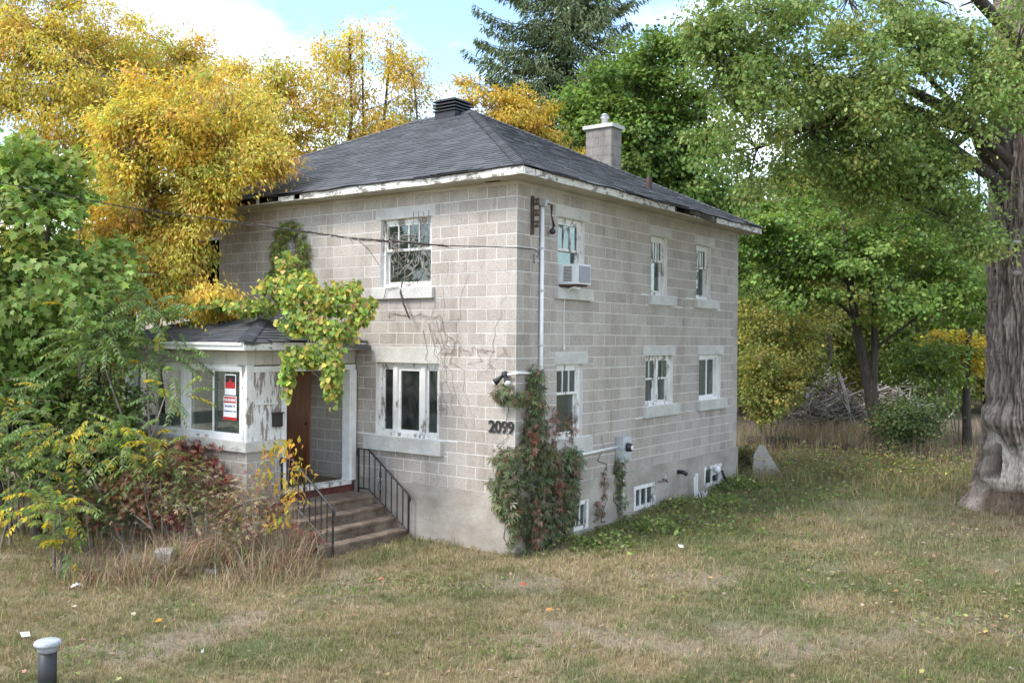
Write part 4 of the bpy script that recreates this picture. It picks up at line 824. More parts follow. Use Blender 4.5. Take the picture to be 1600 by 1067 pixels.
# yellow trees
Gy = 'yellow autumn trees around the house'
tree('yellow_tree', 'golden yellow tree hanging over the left roof corner and porch', 'tree', gp(165, 18.9), [straight(165, 18.9, 200, .16, seed=3), straight(215, 18.7, 260, .10, seed=4), straight(250, 18.4, 330, .07, seed=44)],
     [ell(300, 230, 18.6, 115, 105, 1.2), ell(215, 300, 18.6, 90, 160, 1.0), ell(385, 250, 18.4, 45, 36, .7), ell(270, 370, 18.2, 58, 90, .7), ell(250, 440, 17.9, 70, 60, .6), ell(330, 480, 17.2, 60, 28, .5), ell(330, 320, 18.2, 30, 40, .4), ell(400, 268, 18.0, 48, 36, .5), ell(360, 300, 18.0, 40, 26, .4)], 700, 115, .30, .098,
     YEL, LANCE, 5, Gy, droop=.8, nlimb=16, wid=1.25, flat=.75)
tree('yellow_tree', 'tall yellow-green tree rising behind the left maple', 'tree', gp(60, 22.5), [straight(60, 22.5, 60, .17, seed=5), straight(120, 23, 80, .12, seed=6)],
     [ell(80, 170, 22.5, 150, 150, 2.0), ell(-10, 90, 22.5, 110, 130, 1.8), ell(150, 90, 23, 80, 90, 1.5), ell(60, 40, 23, 130, 70, 1.5), ell(30, 300, 22.5, 140, 120, 1.5)], 380, 120, .42, .11,
     [((.66, .52, .09), 3.5), ((.50, .46, .09), 3), ((.34, .36, .08), 1.8), ((.56, .32, .10), 1.4)], LANCE, 6, Gy, droop=.7, nlimb=14, wid=1.3)
tree('yellow_tree', 'bright yellow tree with thin shoots against the sky left of roof', 'tree', gp(250, 25), [straight(240, 25, 100, .16, seed=7), straight(290, 25, 90, .12, seed=8)],
     [ell(250, 170, 25, 110, 90, 1.8), ell(215, 75, 25, 40, 45, .9), ell(285, 95, 25, 45, 50, .9), ell(330, 180, 25, 90, 80, 1.6), ell(240, 260, 25, 140, 90, 1.8)], 380, 105, .40, .112, YEL, LANCE, 7, Gy, droop=.7, nlimb=16, wid=1.3)
tree('yellow_tree', 'golden tree crown behind the roof left of its vent', 'tree', gp(420, 33), [straight(420, 33, 120, .16, seed=9), straight(390, 33, 130, .12, seed=10)],
     [ell(410, 190, 33, 95, 70, 2.2), ell(370, 140, 33, 50, 40, 1.3), ell(440, 130, 33, 40, 35, 1.2), ell(430, 270, 33, 100, 80, 2)], 260, 95, .5, .15, YEL, LANCE, 8, Gy, droop=.7, nlimb=14, wid=1.3)
tree('yellow_tree', 'tallest slender yellow tree with airy top right behind the roof', 'tree', gp(570, 34), [straight(540, 34, 60, .15, seed=11), straight(600, 34, 70, .13, seed=13), straight(640, 34, 100, .1, seed=14), straight(565, 34, 50, .1, seed=15)],
     [ell(560, 190, 34, 110, 70, 2.2), ell(530, 105, 34, 55, 65, 1.4), ell(600, 110, 34, 50, 65, 1.4), ell(640, 130, 34, 40, 50, 1.2), ell(560, 60, 34, 45, 35, 1.0), ell(590, 250, 34, 110, 60, 2)], 290, 75, .46, .145, YEL, LANCE, 9, Gy, droop=.7, nlimb=22, wid=1.3, flat=.9)
tree('yellow_tree', 'round yellow tree between the roof vent and the chimney', 'tree', gp(800, 34), [straight(800, 34, 170, .14, seed=16)],
     [ell(800, 190, 34, 60, 58, 1.8), ell(845, 220, 34, 30, 50, 1.3), ell(735, 165, 34, 36, 30, 1.0), ell(720, 120, 34, 24, 14, .6), ell(900, 245, 34, 24, 14, .8)], 150, 110, .42, .15, [((.55, .38, .05), 4), ((.58, .44, .09), 2), ((.38, .32, .06), 1.5), ((.34, .18, .05), .8)], LANCE, 10, Gy, droop=.7, nlimb=9, wid=1.3)
# broad green maple beyond the chimney
tree('maple_tree', 'broad dark green maple standing behind the chimney', 'tree', gp(1030, 37), [straight(1030, 37, 180, .3, seed=17)],
     [ell(1000, 170, 37, 125, 95, 3), ell(940, 200, 37, 75, 90, 2.5), ell(1070, 240, 37, 90, 110, 2.8), ell(1020, 90, 37, 85, 42, 2.2), ell(1000, 290, 37, 120, 60, 2.8), ell(1110, 330, 36, 70, 60, 2.2)], 340, 150, .62, .165, GREENS+[((.15, .20, .045), 1.2)], LEAF, 11, droop=.5, nlimb=14, wid=1.5, bark='barkd')
# spruce
def spruce():
    r = np.random.default_rng(21); D = 44; b = gp(885, D); e = empty('spruce_tree', b, 'tall dark spruce rising behind the roof into the sky', 'tree'); zt = 25.5; mb = MB(); mb.tube([(b[0], b[1], b[2]-.2), (b[0], b[1], 9), (b[0], b[1], zt)], [.35, .25, .04], 8); mb.build('trunk', M['barkd'], e, True)
    bb = MB(); P = []; Dn = []; Nm = []; Ls = []
    for z in np.arange(7.0, zt, .30):
        L_ = 7.4*(1-(z-7)/(zt-5.0))**.75+.4; k = 5
        for j in range(k):
            a = r.uniform(0, 2*math.pi); l = L_*r.uniform(.65, 1.1); d = np.array((math.cos(a), math.sin(a), 0)); p0 = np.array((b[0], b[1], z)); pts = [p0+d*l*t+np.array((0, 0, -.30*l*t*(1-t)*1.6-.10*l*t+.12*l*t**3)) for t in np.linspace(0, 1, 6)]
            bb.tube(pts, [.05, .04, .03, .022, .014, .005], 4, False); s = np.cross(d, (0, 0, 1))
            m = int(58*l)+20; t = r.random(m)**.75; i = np.minimum((t*5).astype(int), 4); pa = np.array(pts); c = pa[i]+(pa[i+1]-pa[i])*(t*5-i)[:, None]
            sd_ = r.normal(0, 1, m)*(.10+.24*(1-t)*min(l, 3)/2); c = c+s*sd_[:, None]+d*(-np.abs(sd_)*.4)[:, None]+np.array([0, 0, -1.0])*(r.random(m)*.30)[:, None]
            P.append(c); Dn.append(d*.6+s*np.sign(sd_)[:, None]*.6+np.array([0, 0, -.75])+r.normal(0, .3, (m, 3))); Nm.append(np.array([0, 0, 1.0])+r.normal(0, .6, (m, 3))); Ls.append(.28*(.6+.7*r.random(m)))
    bb.build('branches', M['barkd'], e, True); P = np.concatenate(P); col = jit(pick([((.125, .17, .075), 3), ((.17, .21, .10), 2), ((.09, .125, .055), 2)], len(P), r), r, .2, .06)
    leaves('crown', P, np.concatenate(Dn), np.concatenate(Nm), np.concatenate(Ls), col, M['needle'], e, LANCE, wid=.8)
spruce()

# old maple at the right edge: hollow trunk and hanging crown
tb = gp(1606, 19.0)
def old_maple():
    e = empty('old_maple', tb, 'huge old maple at the right edge with rotted hollow base', 'tree'); nt_, nz = 260, 220; r = np.random.default_rng(5)
    zs = np.r_[np.linspace(-.15, 2.4, 110), np.linspace(2.43, 11, 110)]; th = np.linspace(0, 2*math.pi, nt_, endpoint=False)
    TH_, ZZ = np.meshgrid(th, zs); tc_ = math.atan2(*(CAM[:2]-tb[:2])[::-1])    # angle that faces the photographer's side
    rel = np.angle(np.exp(1j*(TH_-tc_)))                                          # 0 = towards the lawn, negative = left of it when seen from there
    R_ = .73-.010*ZZ-.02*np.maximum(ZZ-5, 0); fl_ = np.exp(-np.maximum(ZZ, 0)/.95); R_ = R_+fl_*(.40+.16*np.cos(3*(rel+1.15))+.10*np.cos(7*TH_+2)+.25*np.clip(.3-ZZ, 0, .3))*.85
    u = TH_*9; rid = np.abs(vnoise(u*2.2+fbm(TH_*3, ZZ*1.6, 1, 5, 3)*8, ZZ*1.7, 1, 3)-.5)+.6*np.abs(vnoise(u*3.2+fbm(TH_*5, ZZ*3, 1, 15, 2)*3, ZZ*2.6, 1, 8)-.5)+.45*np.abs(vnoise(u*7, ZZ*7, 1, 18)-.5)-.1; R_ = R_-.17*(.5-rid)+.04*(fbm(np.cos(TH_)*2+5, ZZ*.9+np.sin(TH_)*2, 1, 9, 3)-.5)
    R_ += .20*np.exp(-((ZZ-1.8)/.26)**2)*np.exp(-((rel+.4)/.8)**2)                    # swollen lip over the wound
    side = rel*.9
    edge = .76+.12*np.sin(ZZ*5)+.1*(fbm(TH_*2, ZZ*2, 1, 13, 3)-.5)
    wound = np.clip((edge-np.abs(rel+.38))*6, 0, 1)*np.clip((1.60-ZZ+.25*np.sin(rel*5))*5, 0, 1)
    cav = np.clip((.20-np.abs(rel+.90))*9, 0, 1)*np.clip((1.35-ZZ)*5, 0, 1)*np.clip((ZZ-.62)*6, 0, 1)
    low = np.clip((.62-ZZ)*4, 0, 1)*wound
    R_ = R_-wound*(.13+.08*fl_)-cav*.72-low*.06+wound*.05*(fbm(TH_*9, ZZ*1.2, 1, 33, 4)-.5)
    lean = np.stack([-.02*ZZ, .01*ZZ], -1); Vx = np.stack([tb[0]+R_*np.cos(TH_)+lean[..., 0], tb[1]+R_*np.sin(TH_)+lean[..., 1], tb[2]+ZZ], -1)
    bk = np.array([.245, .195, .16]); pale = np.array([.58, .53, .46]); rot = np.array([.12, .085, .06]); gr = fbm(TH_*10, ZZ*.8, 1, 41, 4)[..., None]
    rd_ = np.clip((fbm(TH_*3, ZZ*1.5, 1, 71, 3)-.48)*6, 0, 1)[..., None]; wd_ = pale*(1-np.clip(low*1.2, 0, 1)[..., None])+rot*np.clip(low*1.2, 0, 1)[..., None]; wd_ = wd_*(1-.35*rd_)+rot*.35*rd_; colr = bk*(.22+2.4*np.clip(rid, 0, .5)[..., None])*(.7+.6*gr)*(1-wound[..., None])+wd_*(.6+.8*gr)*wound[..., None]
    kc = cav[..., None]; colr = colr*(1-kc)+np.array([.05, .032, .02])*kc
    i = (np.arange(nz-1)[:, None]*nt_+np.arange(nt_)[None]).ravel(); j = (np.arange(nz-1)[:, None]*nt_+(np.arange(nt_)[None]+1) % nt_).ravel()
    tri_mesh('trunk', Vx.reshape(-1, 3), np.r_[np.c_[i, j, j+nt_], np.c_[i, j+nt_, i+nt_]], M['bigbark'], e, colr.reshape(-1, 3), smooth=True)
    env = [ell(1330, 150, 17.0, 150, 100, 1.9), ell(1180, 130, 16.2, 75, 110, 1.3), ell(1120, 200, 16.0, 45, 75, .8), ell(1220, 240, 16.8, 95, 60, 1.3), ell(1380, 255, 17.3, 110, 60, 1.5), ell(1450, 190, 17.0, 85, 130, 1.4), ell(1490, 310, 17.2, 50, 70, .8), ell(1540, 140, 16.6, 45, 90, .8), ell(1440, 40, 17, 150, 60, 1.8), ell(1530, 370, 16.8, 22, 40, .4), ell(1200, 30, 16, 100, 50, 1.2), ell(1110, 50, 16, 40, 60, .8), ell(1610, 40, 16.5, 60, 40, 1.0)]
    rr = np.random.default_rng(55); ncl = 540; cc, idx, _ = sample_env(env, int(ncl*1.5), rr, .55); kn = fbm(cc[:, 0]*1.3+cc[:, 2], cc[:, 1]*1.3-cc[:, 2]*.8, 1, 5, 2); cc = cc[np.argsort(-kn)[:ncl]]; lb = MB(); lp = []
    tops = [np.array((tb[0]-.1, tb[1], zz_)) for zz_ in (5.5, 6.4, 7.4, 8.4, 6.9, 9.4)]
    for k, (px, py, D) in enumerate(((1420, 90, 17.5), (1250, 110, 16.6), (1120, 110, 16.0), (1470, 230, 17.5), (1340, 230, 17.2), (1210, 20, 16.2), (1500, 60, 18), (1400, 300, 17.6), (1180, 230, 16.4), (1570, 120, 17))):
        a = tops[k % 6]; b = W(px, D, zpx(py, D)); m = (a+b)/2+np.array([0, 0, .9])+rr.normal(0, .25, 3); tubes(lb, a, m, b, .13, .02, 7)
        for t in np.linspace(.15, 1, 9): lp.append(a*(1-t)**2+2*m*t*(1-t)+b*t*t)
    lp = np.array(lp)
    for c in cc:
        d = np.linalg.norm(lp-c, axis=1)+.5*np.maximum(0, c[2]-lp[:, 2]); a = lp[d.argmin()]; tubes(lb, a, (a+c)/2+np.array([0, 0, .12])+rr.normal(0, .06, 3), c, .014, .004, 3)
    lb.build('branches', M['barkd'], e, True)
    nper = 150; n = ncl*nper; ci = np.repeat(np.arange(ncl), nper); s_ = rr.normal(0, .5, (n, 3))*np.array([.34, .34, .20])*(.5+1.1*rr.random(ncl))[ci][:, None]; hang = -rr.random(n)**1.4*.28*rr.random(ncl)[ci]
    P = cc[ci]+s_+np.c_[np.zeros(n), np.zeros(n), hang]; Dr = s_*1.6+rr.normal(0, .5, (n, 3))+np.array([0, 0, -.55]); Nn = nrmz(np.array([0, 0, .5])+s_*1.5+rr.normal(0, .6, (n, 3)))
    leaves('crown', P, Dr, Nn, .072*(.5+1.0*rr.random(n)), jit(pick(SILV, ncl, rr)[ci]*.5+pick(SILV, n, rr)*.5, rr, .22, .06), M['leaf'], e, LEAF, wid=1.15)
    for z in (4.75, 5.35): q = MB(); a = tc_-.35; q.lathe((tb[0]+.60*math.cos(a), tb[1]+.60*math.sin(a), tb[2]+z), [(.05, -.05), (.09, -.02), (.09, .02), (.05, .05)], 10); q.build('cut_knot', M['stick'], e, True)
old_maple()
# twin-stemmed young maple
b = gp(1378, 28.0)
def pt(px, py, D, r_): p = W(px, D, zpx(py, D)); return (p[0], p[1], p[2], r_)
tree('twin_stem_maple', 'young maple with two dark stems forking low before the brush pile', 'tree', b,
     [[(b[0], b[1], b[2]-.1, .30), pt(1372, 660, 28, .23), pt(1360, 600, 28, .20), pt(1345, 540, 28, .145), pt(1332, 470, 28, .12), pt(1322, 400, 28, .095), pt(1315, 330, 28.2, .05)], [pt(1364, 608, 27.95, .14), pt(1367, 540, 27.9, .105), pt(1366, 480, 27.9, .09), pt(1358, 420, 27.8, .07), pt(1362, 350, 27.8, .04)], [pt(1326, 440, 28, .08), pt(1300, 400, 27.6, .05), pt(1270, 360, 27.3, .03)]],
     [ell(1350, 370, 28, 170, 65, 2.4), ell(1240, 430, 27.4, 90, 55, 1.8), ell(1460, 420, 28, 110, 75, 2.2), ell(1200, 360, 27.5, 60, 50, 1.4), ell(1500, 480, 27.5, 60, 40, 1.5), ell(1390, 470, 27, 60, 40, 1.2), ell(1340, 290, 28.5, 120, 45, 2)], 300, 115, .5, .12, [((.15, .25, .055), 3), ((.21, .31, .07), 2), ((.10, .175, .04), 2.4), ((.28, .30, .07), .7)], LEAF, 31, droop=.5, nlimb=14, wid=1.5, bark='barkd', flat=.4)
# woodland behind
Gb = 'woodland trees behind the lawn'
rs = random.Random(77)
WL = [(1160, 42, 230, 'g', 'green woodland tree rising just right of the far eave'), (1260, 43, 190, 'yg', 'broad green woodland tree behind the hanging maple branches'), (1440, 42, 220, 'g', 'broad green woodland tree above the dark bush'), (1175, 46, 330, 'yg', 'yellow-green woodland tree close beside the far house corner'), (1235, 52, 300, 'g', 'green woodland tree left of the brush pile'), (1290, 44, 380, 'yg', 'yellowing thin-stemmed tree straight behind the brush pile'), (1360, 56, 260, 'g', 'tall green woodland tree far behind the twin-stemmed maple'), (1425, 47, 340, 'yg', 'yellow-green woodland tree right of the brush pile'), (1490, 55, 280, 'g', 'green woodland tree between brush pile and old maple'), (1545, 45, 380, 'yg', 'yellow-olive woodland tree just left of the old maple trunk'), (1600, 50, 300, 'g', 'green woodland tree behind the old maple trunk'), (1120, 52, 280, 'g', 'green woodland tree hidden mostly by the right roof eave'), (1670, 46, 330, 'yg', 'yellow-green woodland tree at the far right edge')]
for k, (px, D, top, kd, lab) in enumerate(WL):
    pal = dict(yg=YGR, g=MIDG, y=YEL)[kd]; h = 640-top
    tree('woodland_tree', lab, 'tree', gp(px, D), [straight(px, D, top+30, .17, seed=100+k, wob=.2)], [ell(px, top+h*.28, D, 62, h*.30, 2.4), ell(px-22, top+h*.55, D-.5, 60, h*.25, 2.2), ell(px+25, top+h*.45, D+.5, 55, h*.28, 2.2), ell(px, top+h*.78, D, 60, h*.20, 2)], 150, 140, .85, .185, pal, LEAF, 200+k, Gb, 'barkd', .5, 8, wid=1.3)
# far belt of wood closing the view, one mass
r = np.random.default_rng(9); n = 52000; px = r.uniform(-500, 2100, n); D = r.uniform(62, 80, n); top = 330+90*fbm(px/100, px*0, 1, 5, 3)*1.4-60*(px > 1100); py = top+(650-top)*r.random(n)**.9
P = np.array([W(a, d, max(.1, zpx(b_, d))) for a, d, b_ in zip(px, D, py)]); kc = fbm(px/45, py/45, 1, 6, 2); pl = np.where(kc[:, None] > .52, np.array([.19, .19, .05]), np.array([.09, .125, .035]))
o = leaves('distant_wood', P, r.normal(0, 1, (n, 3)), r.normal(0, 1, (n, 3))+np.array([0, 0, 1]), .75*(.6+.8*r.random(n)), jit(pl, r, .25, .08), M['leaf'], None, LEAF, 'stuff', 1.6); props(o, 'distant green and yellow wood closing off the horizon', 'wood')
# saplings and bushes
def bush(name, label, px, py, D, rx, ry, rd, pal, ncl, nper, ls, seed, tm=LEAF, cat='bush', clr=.3, wid=1.3, group=None, droop=.4):
    b = gp(px, D); zc = zpx(py, D); stems = [[(b[0]+a*.15, b[1]+c*.15, b[2]-.05, .022), (b[0]+a*.5*rx*D/FPX, b[1]+c*.5*rx*D/FPX, (b[2]+zc)/2, .016), (b[0]+a*rx*D/FPX*.8, b[1]+c*rx*D/FPX*.8, zc+.3*ry*D/FPX, .006)] for a, c in ((.6, .5), (-.7, .3), (.1, -.7), (-.3, -.4), (.5, -.5))]
    return tree(name, label, cat, b, stems, [ell(px, py, D, rx, ry, rd)], ncl, nper, clr, ls, pal, tm, seed, group, 'twig', droop, 5, wid=wid)
bush('leafy_bush', 'dark green leafy bush right of the twin-stemmed maple', 1430, 645, 26.5, 48, 50, .9, [((.075, .12, .04), 3), ((.10, .15, .05), 2), ((.17, .17, .07), .6)], 60, 80, .085, 1, clr=.45)
bush('leafy_bush', 'yellow-green thicket at the right of the house behind the slab', 1215, 530, 33, 80, 100, 2.0, YGR, 125, 120, .12, 2, clr=.6)
bush('leafy_bush', 'tall yellowish thicket left of the brush pile', 1200, 600, 29, 50, 60, 1.0, YGR+[((.20, .14, .06), 2)], 80, 100, .10, 3, clr=.36)
bush('yellow_sapling', 'bright yellow sapling between brush pile and old maple', 1500, 545, 31, 55, 32, 1.2, [((.55, .40, .04), 4), ((.42, .36, .05), 2), ((.25, .27, .05), 1)], 60, 90, .115, 4, clr=.33)
bush('green_sapling', 'slender green sapling standing behind the dark bush', 1450, 560, 30, 60, 40, 1.2, MIDG, 50, 60, .15, 5, clr=.4)
bush('leafy_bush', 'low green weeds climbing at the far house corner', 1158, 735, 23.6, 26, 42, .35, [((.085, .135, .035), 3), ((.13, .15, .05), 1), ((.16, .09, .05), .5)], 60, 45, .10, 6, clr=.16, tm=CREEP)
straightD = straight
for k, (px, D, lab) in enumerate(((1513, 30.5, 'slender bare dark trunk left of the old maple'), (1290, 40, 'thin bare trunk behind the left of the brush pile'), (1468, 33, 'thin leaning sapling trunk behind the dark green bush'))):
    q = MB(); t = straight(px, D, 380 if k else 250, (.13, .12, .05)[k], (.2, .1), .08, 300+k); q.tube([x[:3] for x in t], [x[3] for x in t], 8, False)
    for j in range(5):
        a = np.array(t[2+j % 3][:3]); a[2] += .4*j*.5; q.tube([a, a+np.array((rng.normal(0, .5), rng.normal(0, .5), .6)), a+np.array((rng.normal(0, 1), rng.normal(0, 1), 1.2))], [.03, .02, .008], 4, False)
    props(q.build('bare_trunk', M['barkd'], None, True), lab, 'tree', 'bare trunks at the wood edge')
# brush pile
r = np.random.default_rng(17); bpb = gp(1330, 36); pile = empty('brush_pile', bpb, 'grey pile of cut dead branches behind the twin-stemmed maple', 'brush pile')
for k in range(290):
    px = r.choice((1275, 1335, 1405), p=(.42, .26, .32))+r.normal(0, 30); D = 35.2+r.normal(0, .9); hm = 1.75*math.exp(-((px-1290)/45)**2)+1.5*math.exp(-((px-1395)/32)**2)+.3; c = W(px, D, bpb[2]+.1+r.random()**.7*hm)
    d = nrmz(HR*r.normal(0, 1)+HF*r.normal(0, .7)+np.array([0, 0, 1])*r.normal(0, .55)); l = r.uniform(.5, 2.1)*(1.3 if r.random() < .2 else 1); ra = r.uniform(.015, .05)*(1.6 if r.random() < .15 else 1)
    q = MB(); q.tube([c-d*l/2, c-d*l*.15+r.normal(0, .07, 3), c+d*l*.2+r.normal(0, .07, 3), c+d*l/2+r.normal(0, .12, 3)], [ra, ra*.9, ra*.7, ra*.3], 4, False); q.build('branch', M['stick' if r.random() < .7 else 'barkd'], pile)
q = MB()
for k in range(420):
    px = r.choice((1285, 1330, 1395), p=(.45, .25, .3))+r.normal(0, 30); hm = 1.7*math.exp(-((px-1290)/50)**2)+1.5*math.exp(-((px-1395)/36)**2)+.3; c = W(px, 35.2+r.normal(0, 1), bpb[2]+r.random()*hm); d = nrmz(r.normal(0, 1, 3)*np.array((1, 1, .7))); l = r.uniform(.3, 1.0); q.tube([c-d*l/2, c+r.normal(0, .08, 3), c+d*l/2], [.013, .009, .004], 3, False)
q.build('twigs', M['twig'], pile, kind='stuff')
for k, (p0, p1, rad, lab) in enumerate((((1225, 29.5), (1395, 27.6), .11, 'long fallen log lying left of the twin-stemmed maple'), ((1290, 27.6), (1470, 27.2), .05, 'thin fallen log across the foot of the twin-stemmed maple'), ((1170, 30.5), (1290, 29.0), .14, 'dark fallen log near the far house corner'))):
    a = gp(*p0); c = gp(*p1); q = MB(); a[2] += rad; c[2] += rad; m = (a+c)/2+np.array((0, .15, .05)); q.tube([a, (a+m)/2, m, (m+c)/2, c], [rad*.9, rad, rad, rad*.9, rad*.6], 8); props(q.build('fallen_log', M['barkd'], None, True), lab, 'log', 'logs lying at the wood edge')

# ------------------------------------------------------------------ pinnate-leaved suckers, lower left
def fronds(name, parent, P, Dr, Ln, r, pal, tipcol, ytip, npair=9, lf=.115):
    n = len(P); pos_, dr_, nn_, ln_, cl_ = [], [], [], [], []; mb = MB(); base_c = pick(pal, n, r)
    for i in range(n):
        d = nrmz(Dr[i]); s = nrmz(np.cross(d, (0, 0, 1))); up = np.cross(s, d); L_ = Ln[i]; pts = [P[i]+d*L_*t+np.array((0, 0, -.38*L_*t*t)) for t in np.linspace(0, 1, 5)]; mb.tube(pts, [.006, .005, .004, .003, .002], 3, False); y = r.random() < ytip
        for k in range(npair):
            t = .18+.82*k/(npair-1); c = P[i]+d*L_*t+np.array((0, 0, -.38*L_*t*t)); dd = nrmz(d+np.array((0, 0, -.76*t)))
            for sg in (-1, 1):
                pos_.append(c); dr_.append(s*sg+dd*.45+np.array((0, 0, -.55))+r.normal(0, .15, 3)); nn_.append(up+r.normal(0, .2, 3)); ln_.append(lf*(1-.35*abs(t-.5))*r.uniform(.8, 1.15)); f = 1.0 if (y and r.random() < .75) else 0; cl_.append(base_c[i]*(1-f)+np.array(tipcol)*f)
    mb.build('leaf_stalks', M['twig'], parent); leaves('foliage', np.array(pos_), np.array(dr_), np.array(nn_), np.array(ln_), jit(np.array(cl_), r, .16, .06), M['leaf'], parent, LANCE, wid=1.15)
def pinnate(name, label, px, D, regions, nf, pal, ytip, seed, L_=.62, tip=(.58, .44, .035)):
    r = np.random.default_rng(seed); b = gp(px, D); e = empty(name, b, label, 'sapling', 'pinnate-leaved saplings at the left'); P, idx, d = sample_env(regions, nf, r, .6); mb = MB()
    for g_ in regions:
        c = g_[0]; m = (b+c)/2+np.array((0, 0, .35)); mb.tube([b+r.normal(0, .08, 3)*np.array((1, 1, 0)), m, c], [.028, .02, .01], 5, False)
    mb.build('stem', M['twig'], e, True); out = d[:, 0:1]*HR+d[:, 1:2]*HF; fronds('f', e, P, out*1.4+r.normal(0, .45, (nf, 3))+HF*-.35+np.array((0, 0, .18)), L_*(.7+.5*r.random(nf)), r, pal, tip, ytip)
PG = [((.18, .28, .09), 3), ((.23, .33, .105), 2), ((.14, .225, .07), 2)]; PY = [((.23, .31, .07), 3), ((.32, .37, .07), 2), ((.17, .25, .065), 2)]
pinnate('tree_of_heaven', 'dark green feathery-leaved sapling left of the porch roof', 240, 15.9, [ell(225, 490, 15.8, 75, 50, .5), ell(250, 560, 15.6, 60, 30, .4), ell(150, 540, 15.6, 60, 60, .5)], 180, PG, .06, 41)
pinnate('tree_of_heaven', 'feathery sapling with yellow-tipped fronds before the low porch wall', 200, 14.9, [ell(190, 700, 14.8, 55, 55, .5), ell(255, 720, 14.8, 50, 45, .4), ell(90, 690, 14.8, 70, 40, .5), ell(260, 620, 15.0, 45, 22, .4)], 135, PG+PY, .26, 42, .5)
pinnate('tree_of_heaven', 'small feathery sapling with vivid yellow leaves low in the grass', 95, 13.7, [ell(80, 800, 13.6, 55, 35, .4), ell(110, 850, 13.5, 40, 25, .3)], 44, PG+PY, .4, 43, .45)
pinnate('tree_of_heaven', 'feathery green sapling shading the far left lawn edge', 20, 15.4, [ell(10, 640, 15.3, 60, 70, .5), ell(30, 750, 15, 60, 55, .5)], 95, PG, .12, 44)
UG = [((.14, .20, .065), 3), ((.19, .25, .075), 2), ((.10, .15, .05), 2), ((.25, .13, .08), .5)]
bush('tangled_bush', 'dark tangled bush under the left maple', 40, 680, 16.6, 100, 95, .8, UG, 110, 60, .12, 21, clr=.3)
bush('tangled_bush', 'leafy tangle between the maple and the porch end', 165, 690, 16.2, 65, 95, .6, UG, 95, 60, .11, 22, clr=.28)
bush('tangled_bush', 'low reddish tangle beside the tumbled block wall', 150, 800, 14.9, 90, 40, .4, [((.20, .06, .06), 1.5), ((.15, .15, .07), 2), ((.12, .16, .055), 2.5), ((.28, .21, .15), 1.5)], 70, 60, .065, 23, clr=.28, tm=CREEP)
bush('tangled_bush', 'red-purple tangle of creeper and shrubs hiding the porch base', 262, 770, 14.75, 80, 62, .4, [((.27, .08, .08), 2), ((.34, .13, .10), 1.2), ((.24, .20, .10), 1.6), ((.19, .24, .08), 2.2), ((.42, .32, .22), 1.8)], 60, 42, .075, 27, clr=.42, tm=CREEP)
bush('tangled_bush', 'reddish brush mixed with straw left of the steps', 400, 800, 14.2, 42, 52, .25, [((.26, .09, .08), 1.5), ((.42, .32, .23), 2), ((.22, .24, .10), 1.8)], 28, 30, .065, 28, clr=.3, tm=CREEP)
bush('tangled_bush', 'green thicket in shade far behind the left maple', 60, 560, 27, 190, 70, 1.5, UG, 120, 60, .22, 24, clr=.6)
bush('tangled_bush', 'dull green thicket at the extreme left edge', -40, 620, 20, 90, 110, 1.2, UG, 90, 60, .15, 25, clr=.4)
bush('tangled_bush', 'mixed red and green growth close before the porch wall', 330, 800, 14.5, 75, 45, .3, [((.24, .08, .07), 1.5), ((.24, .22, .11), 1.5), ((.40, .31, .22), 2), ((.20, .24, .09), 1.3)], 34, 34, .06, 26, clr=.25, tm=CREEP)
# yellow sapling at the steps
ys_ = gp(445, 14.2); ysap = empty('ash_sapling', ys_, 'thin sapling with orange-yellow leaves in front of the steps', 'sapling'); r = np.random.default_rng(61); mb = MB(); tips = [(425, 705, 14.3), (455, 700, 14.2), (470, 735, 14.2), (462, 780, 14.1), (440, 815, 14.1), (415, 740, 14.3), (450, 760, 14.2)]
for px, py, D in tips: c = W(px, D, zpx(py, D)); mb.tube([ys_, (ys_+c)/2+np.array((0, 0, .1)), c], [.014, .01, .004], 4, False)
mb.build('stem', M['twig'], ysap, True); P = np.concatenate([W(px, D, zpx(py, D))+r.normal(0, .10, (34, 3)) for px, py, D in tips]); n = len(P)
leaves('foliage', P, r.normal(0, .5, (n, 3))+np.array((0, 0, -.8)), r.normal(0, .6, (n, 3))+np.array((0, 0, .6)), .11*(.7+.6*r.random(n)), jit(pick([((.55, .36, .05), 4), ((.50, .25, .07), 2), ((.38, .36, .06), 2)], n, r), r, .15), M['leaf'], ysap, LANCE, wid=1.2)

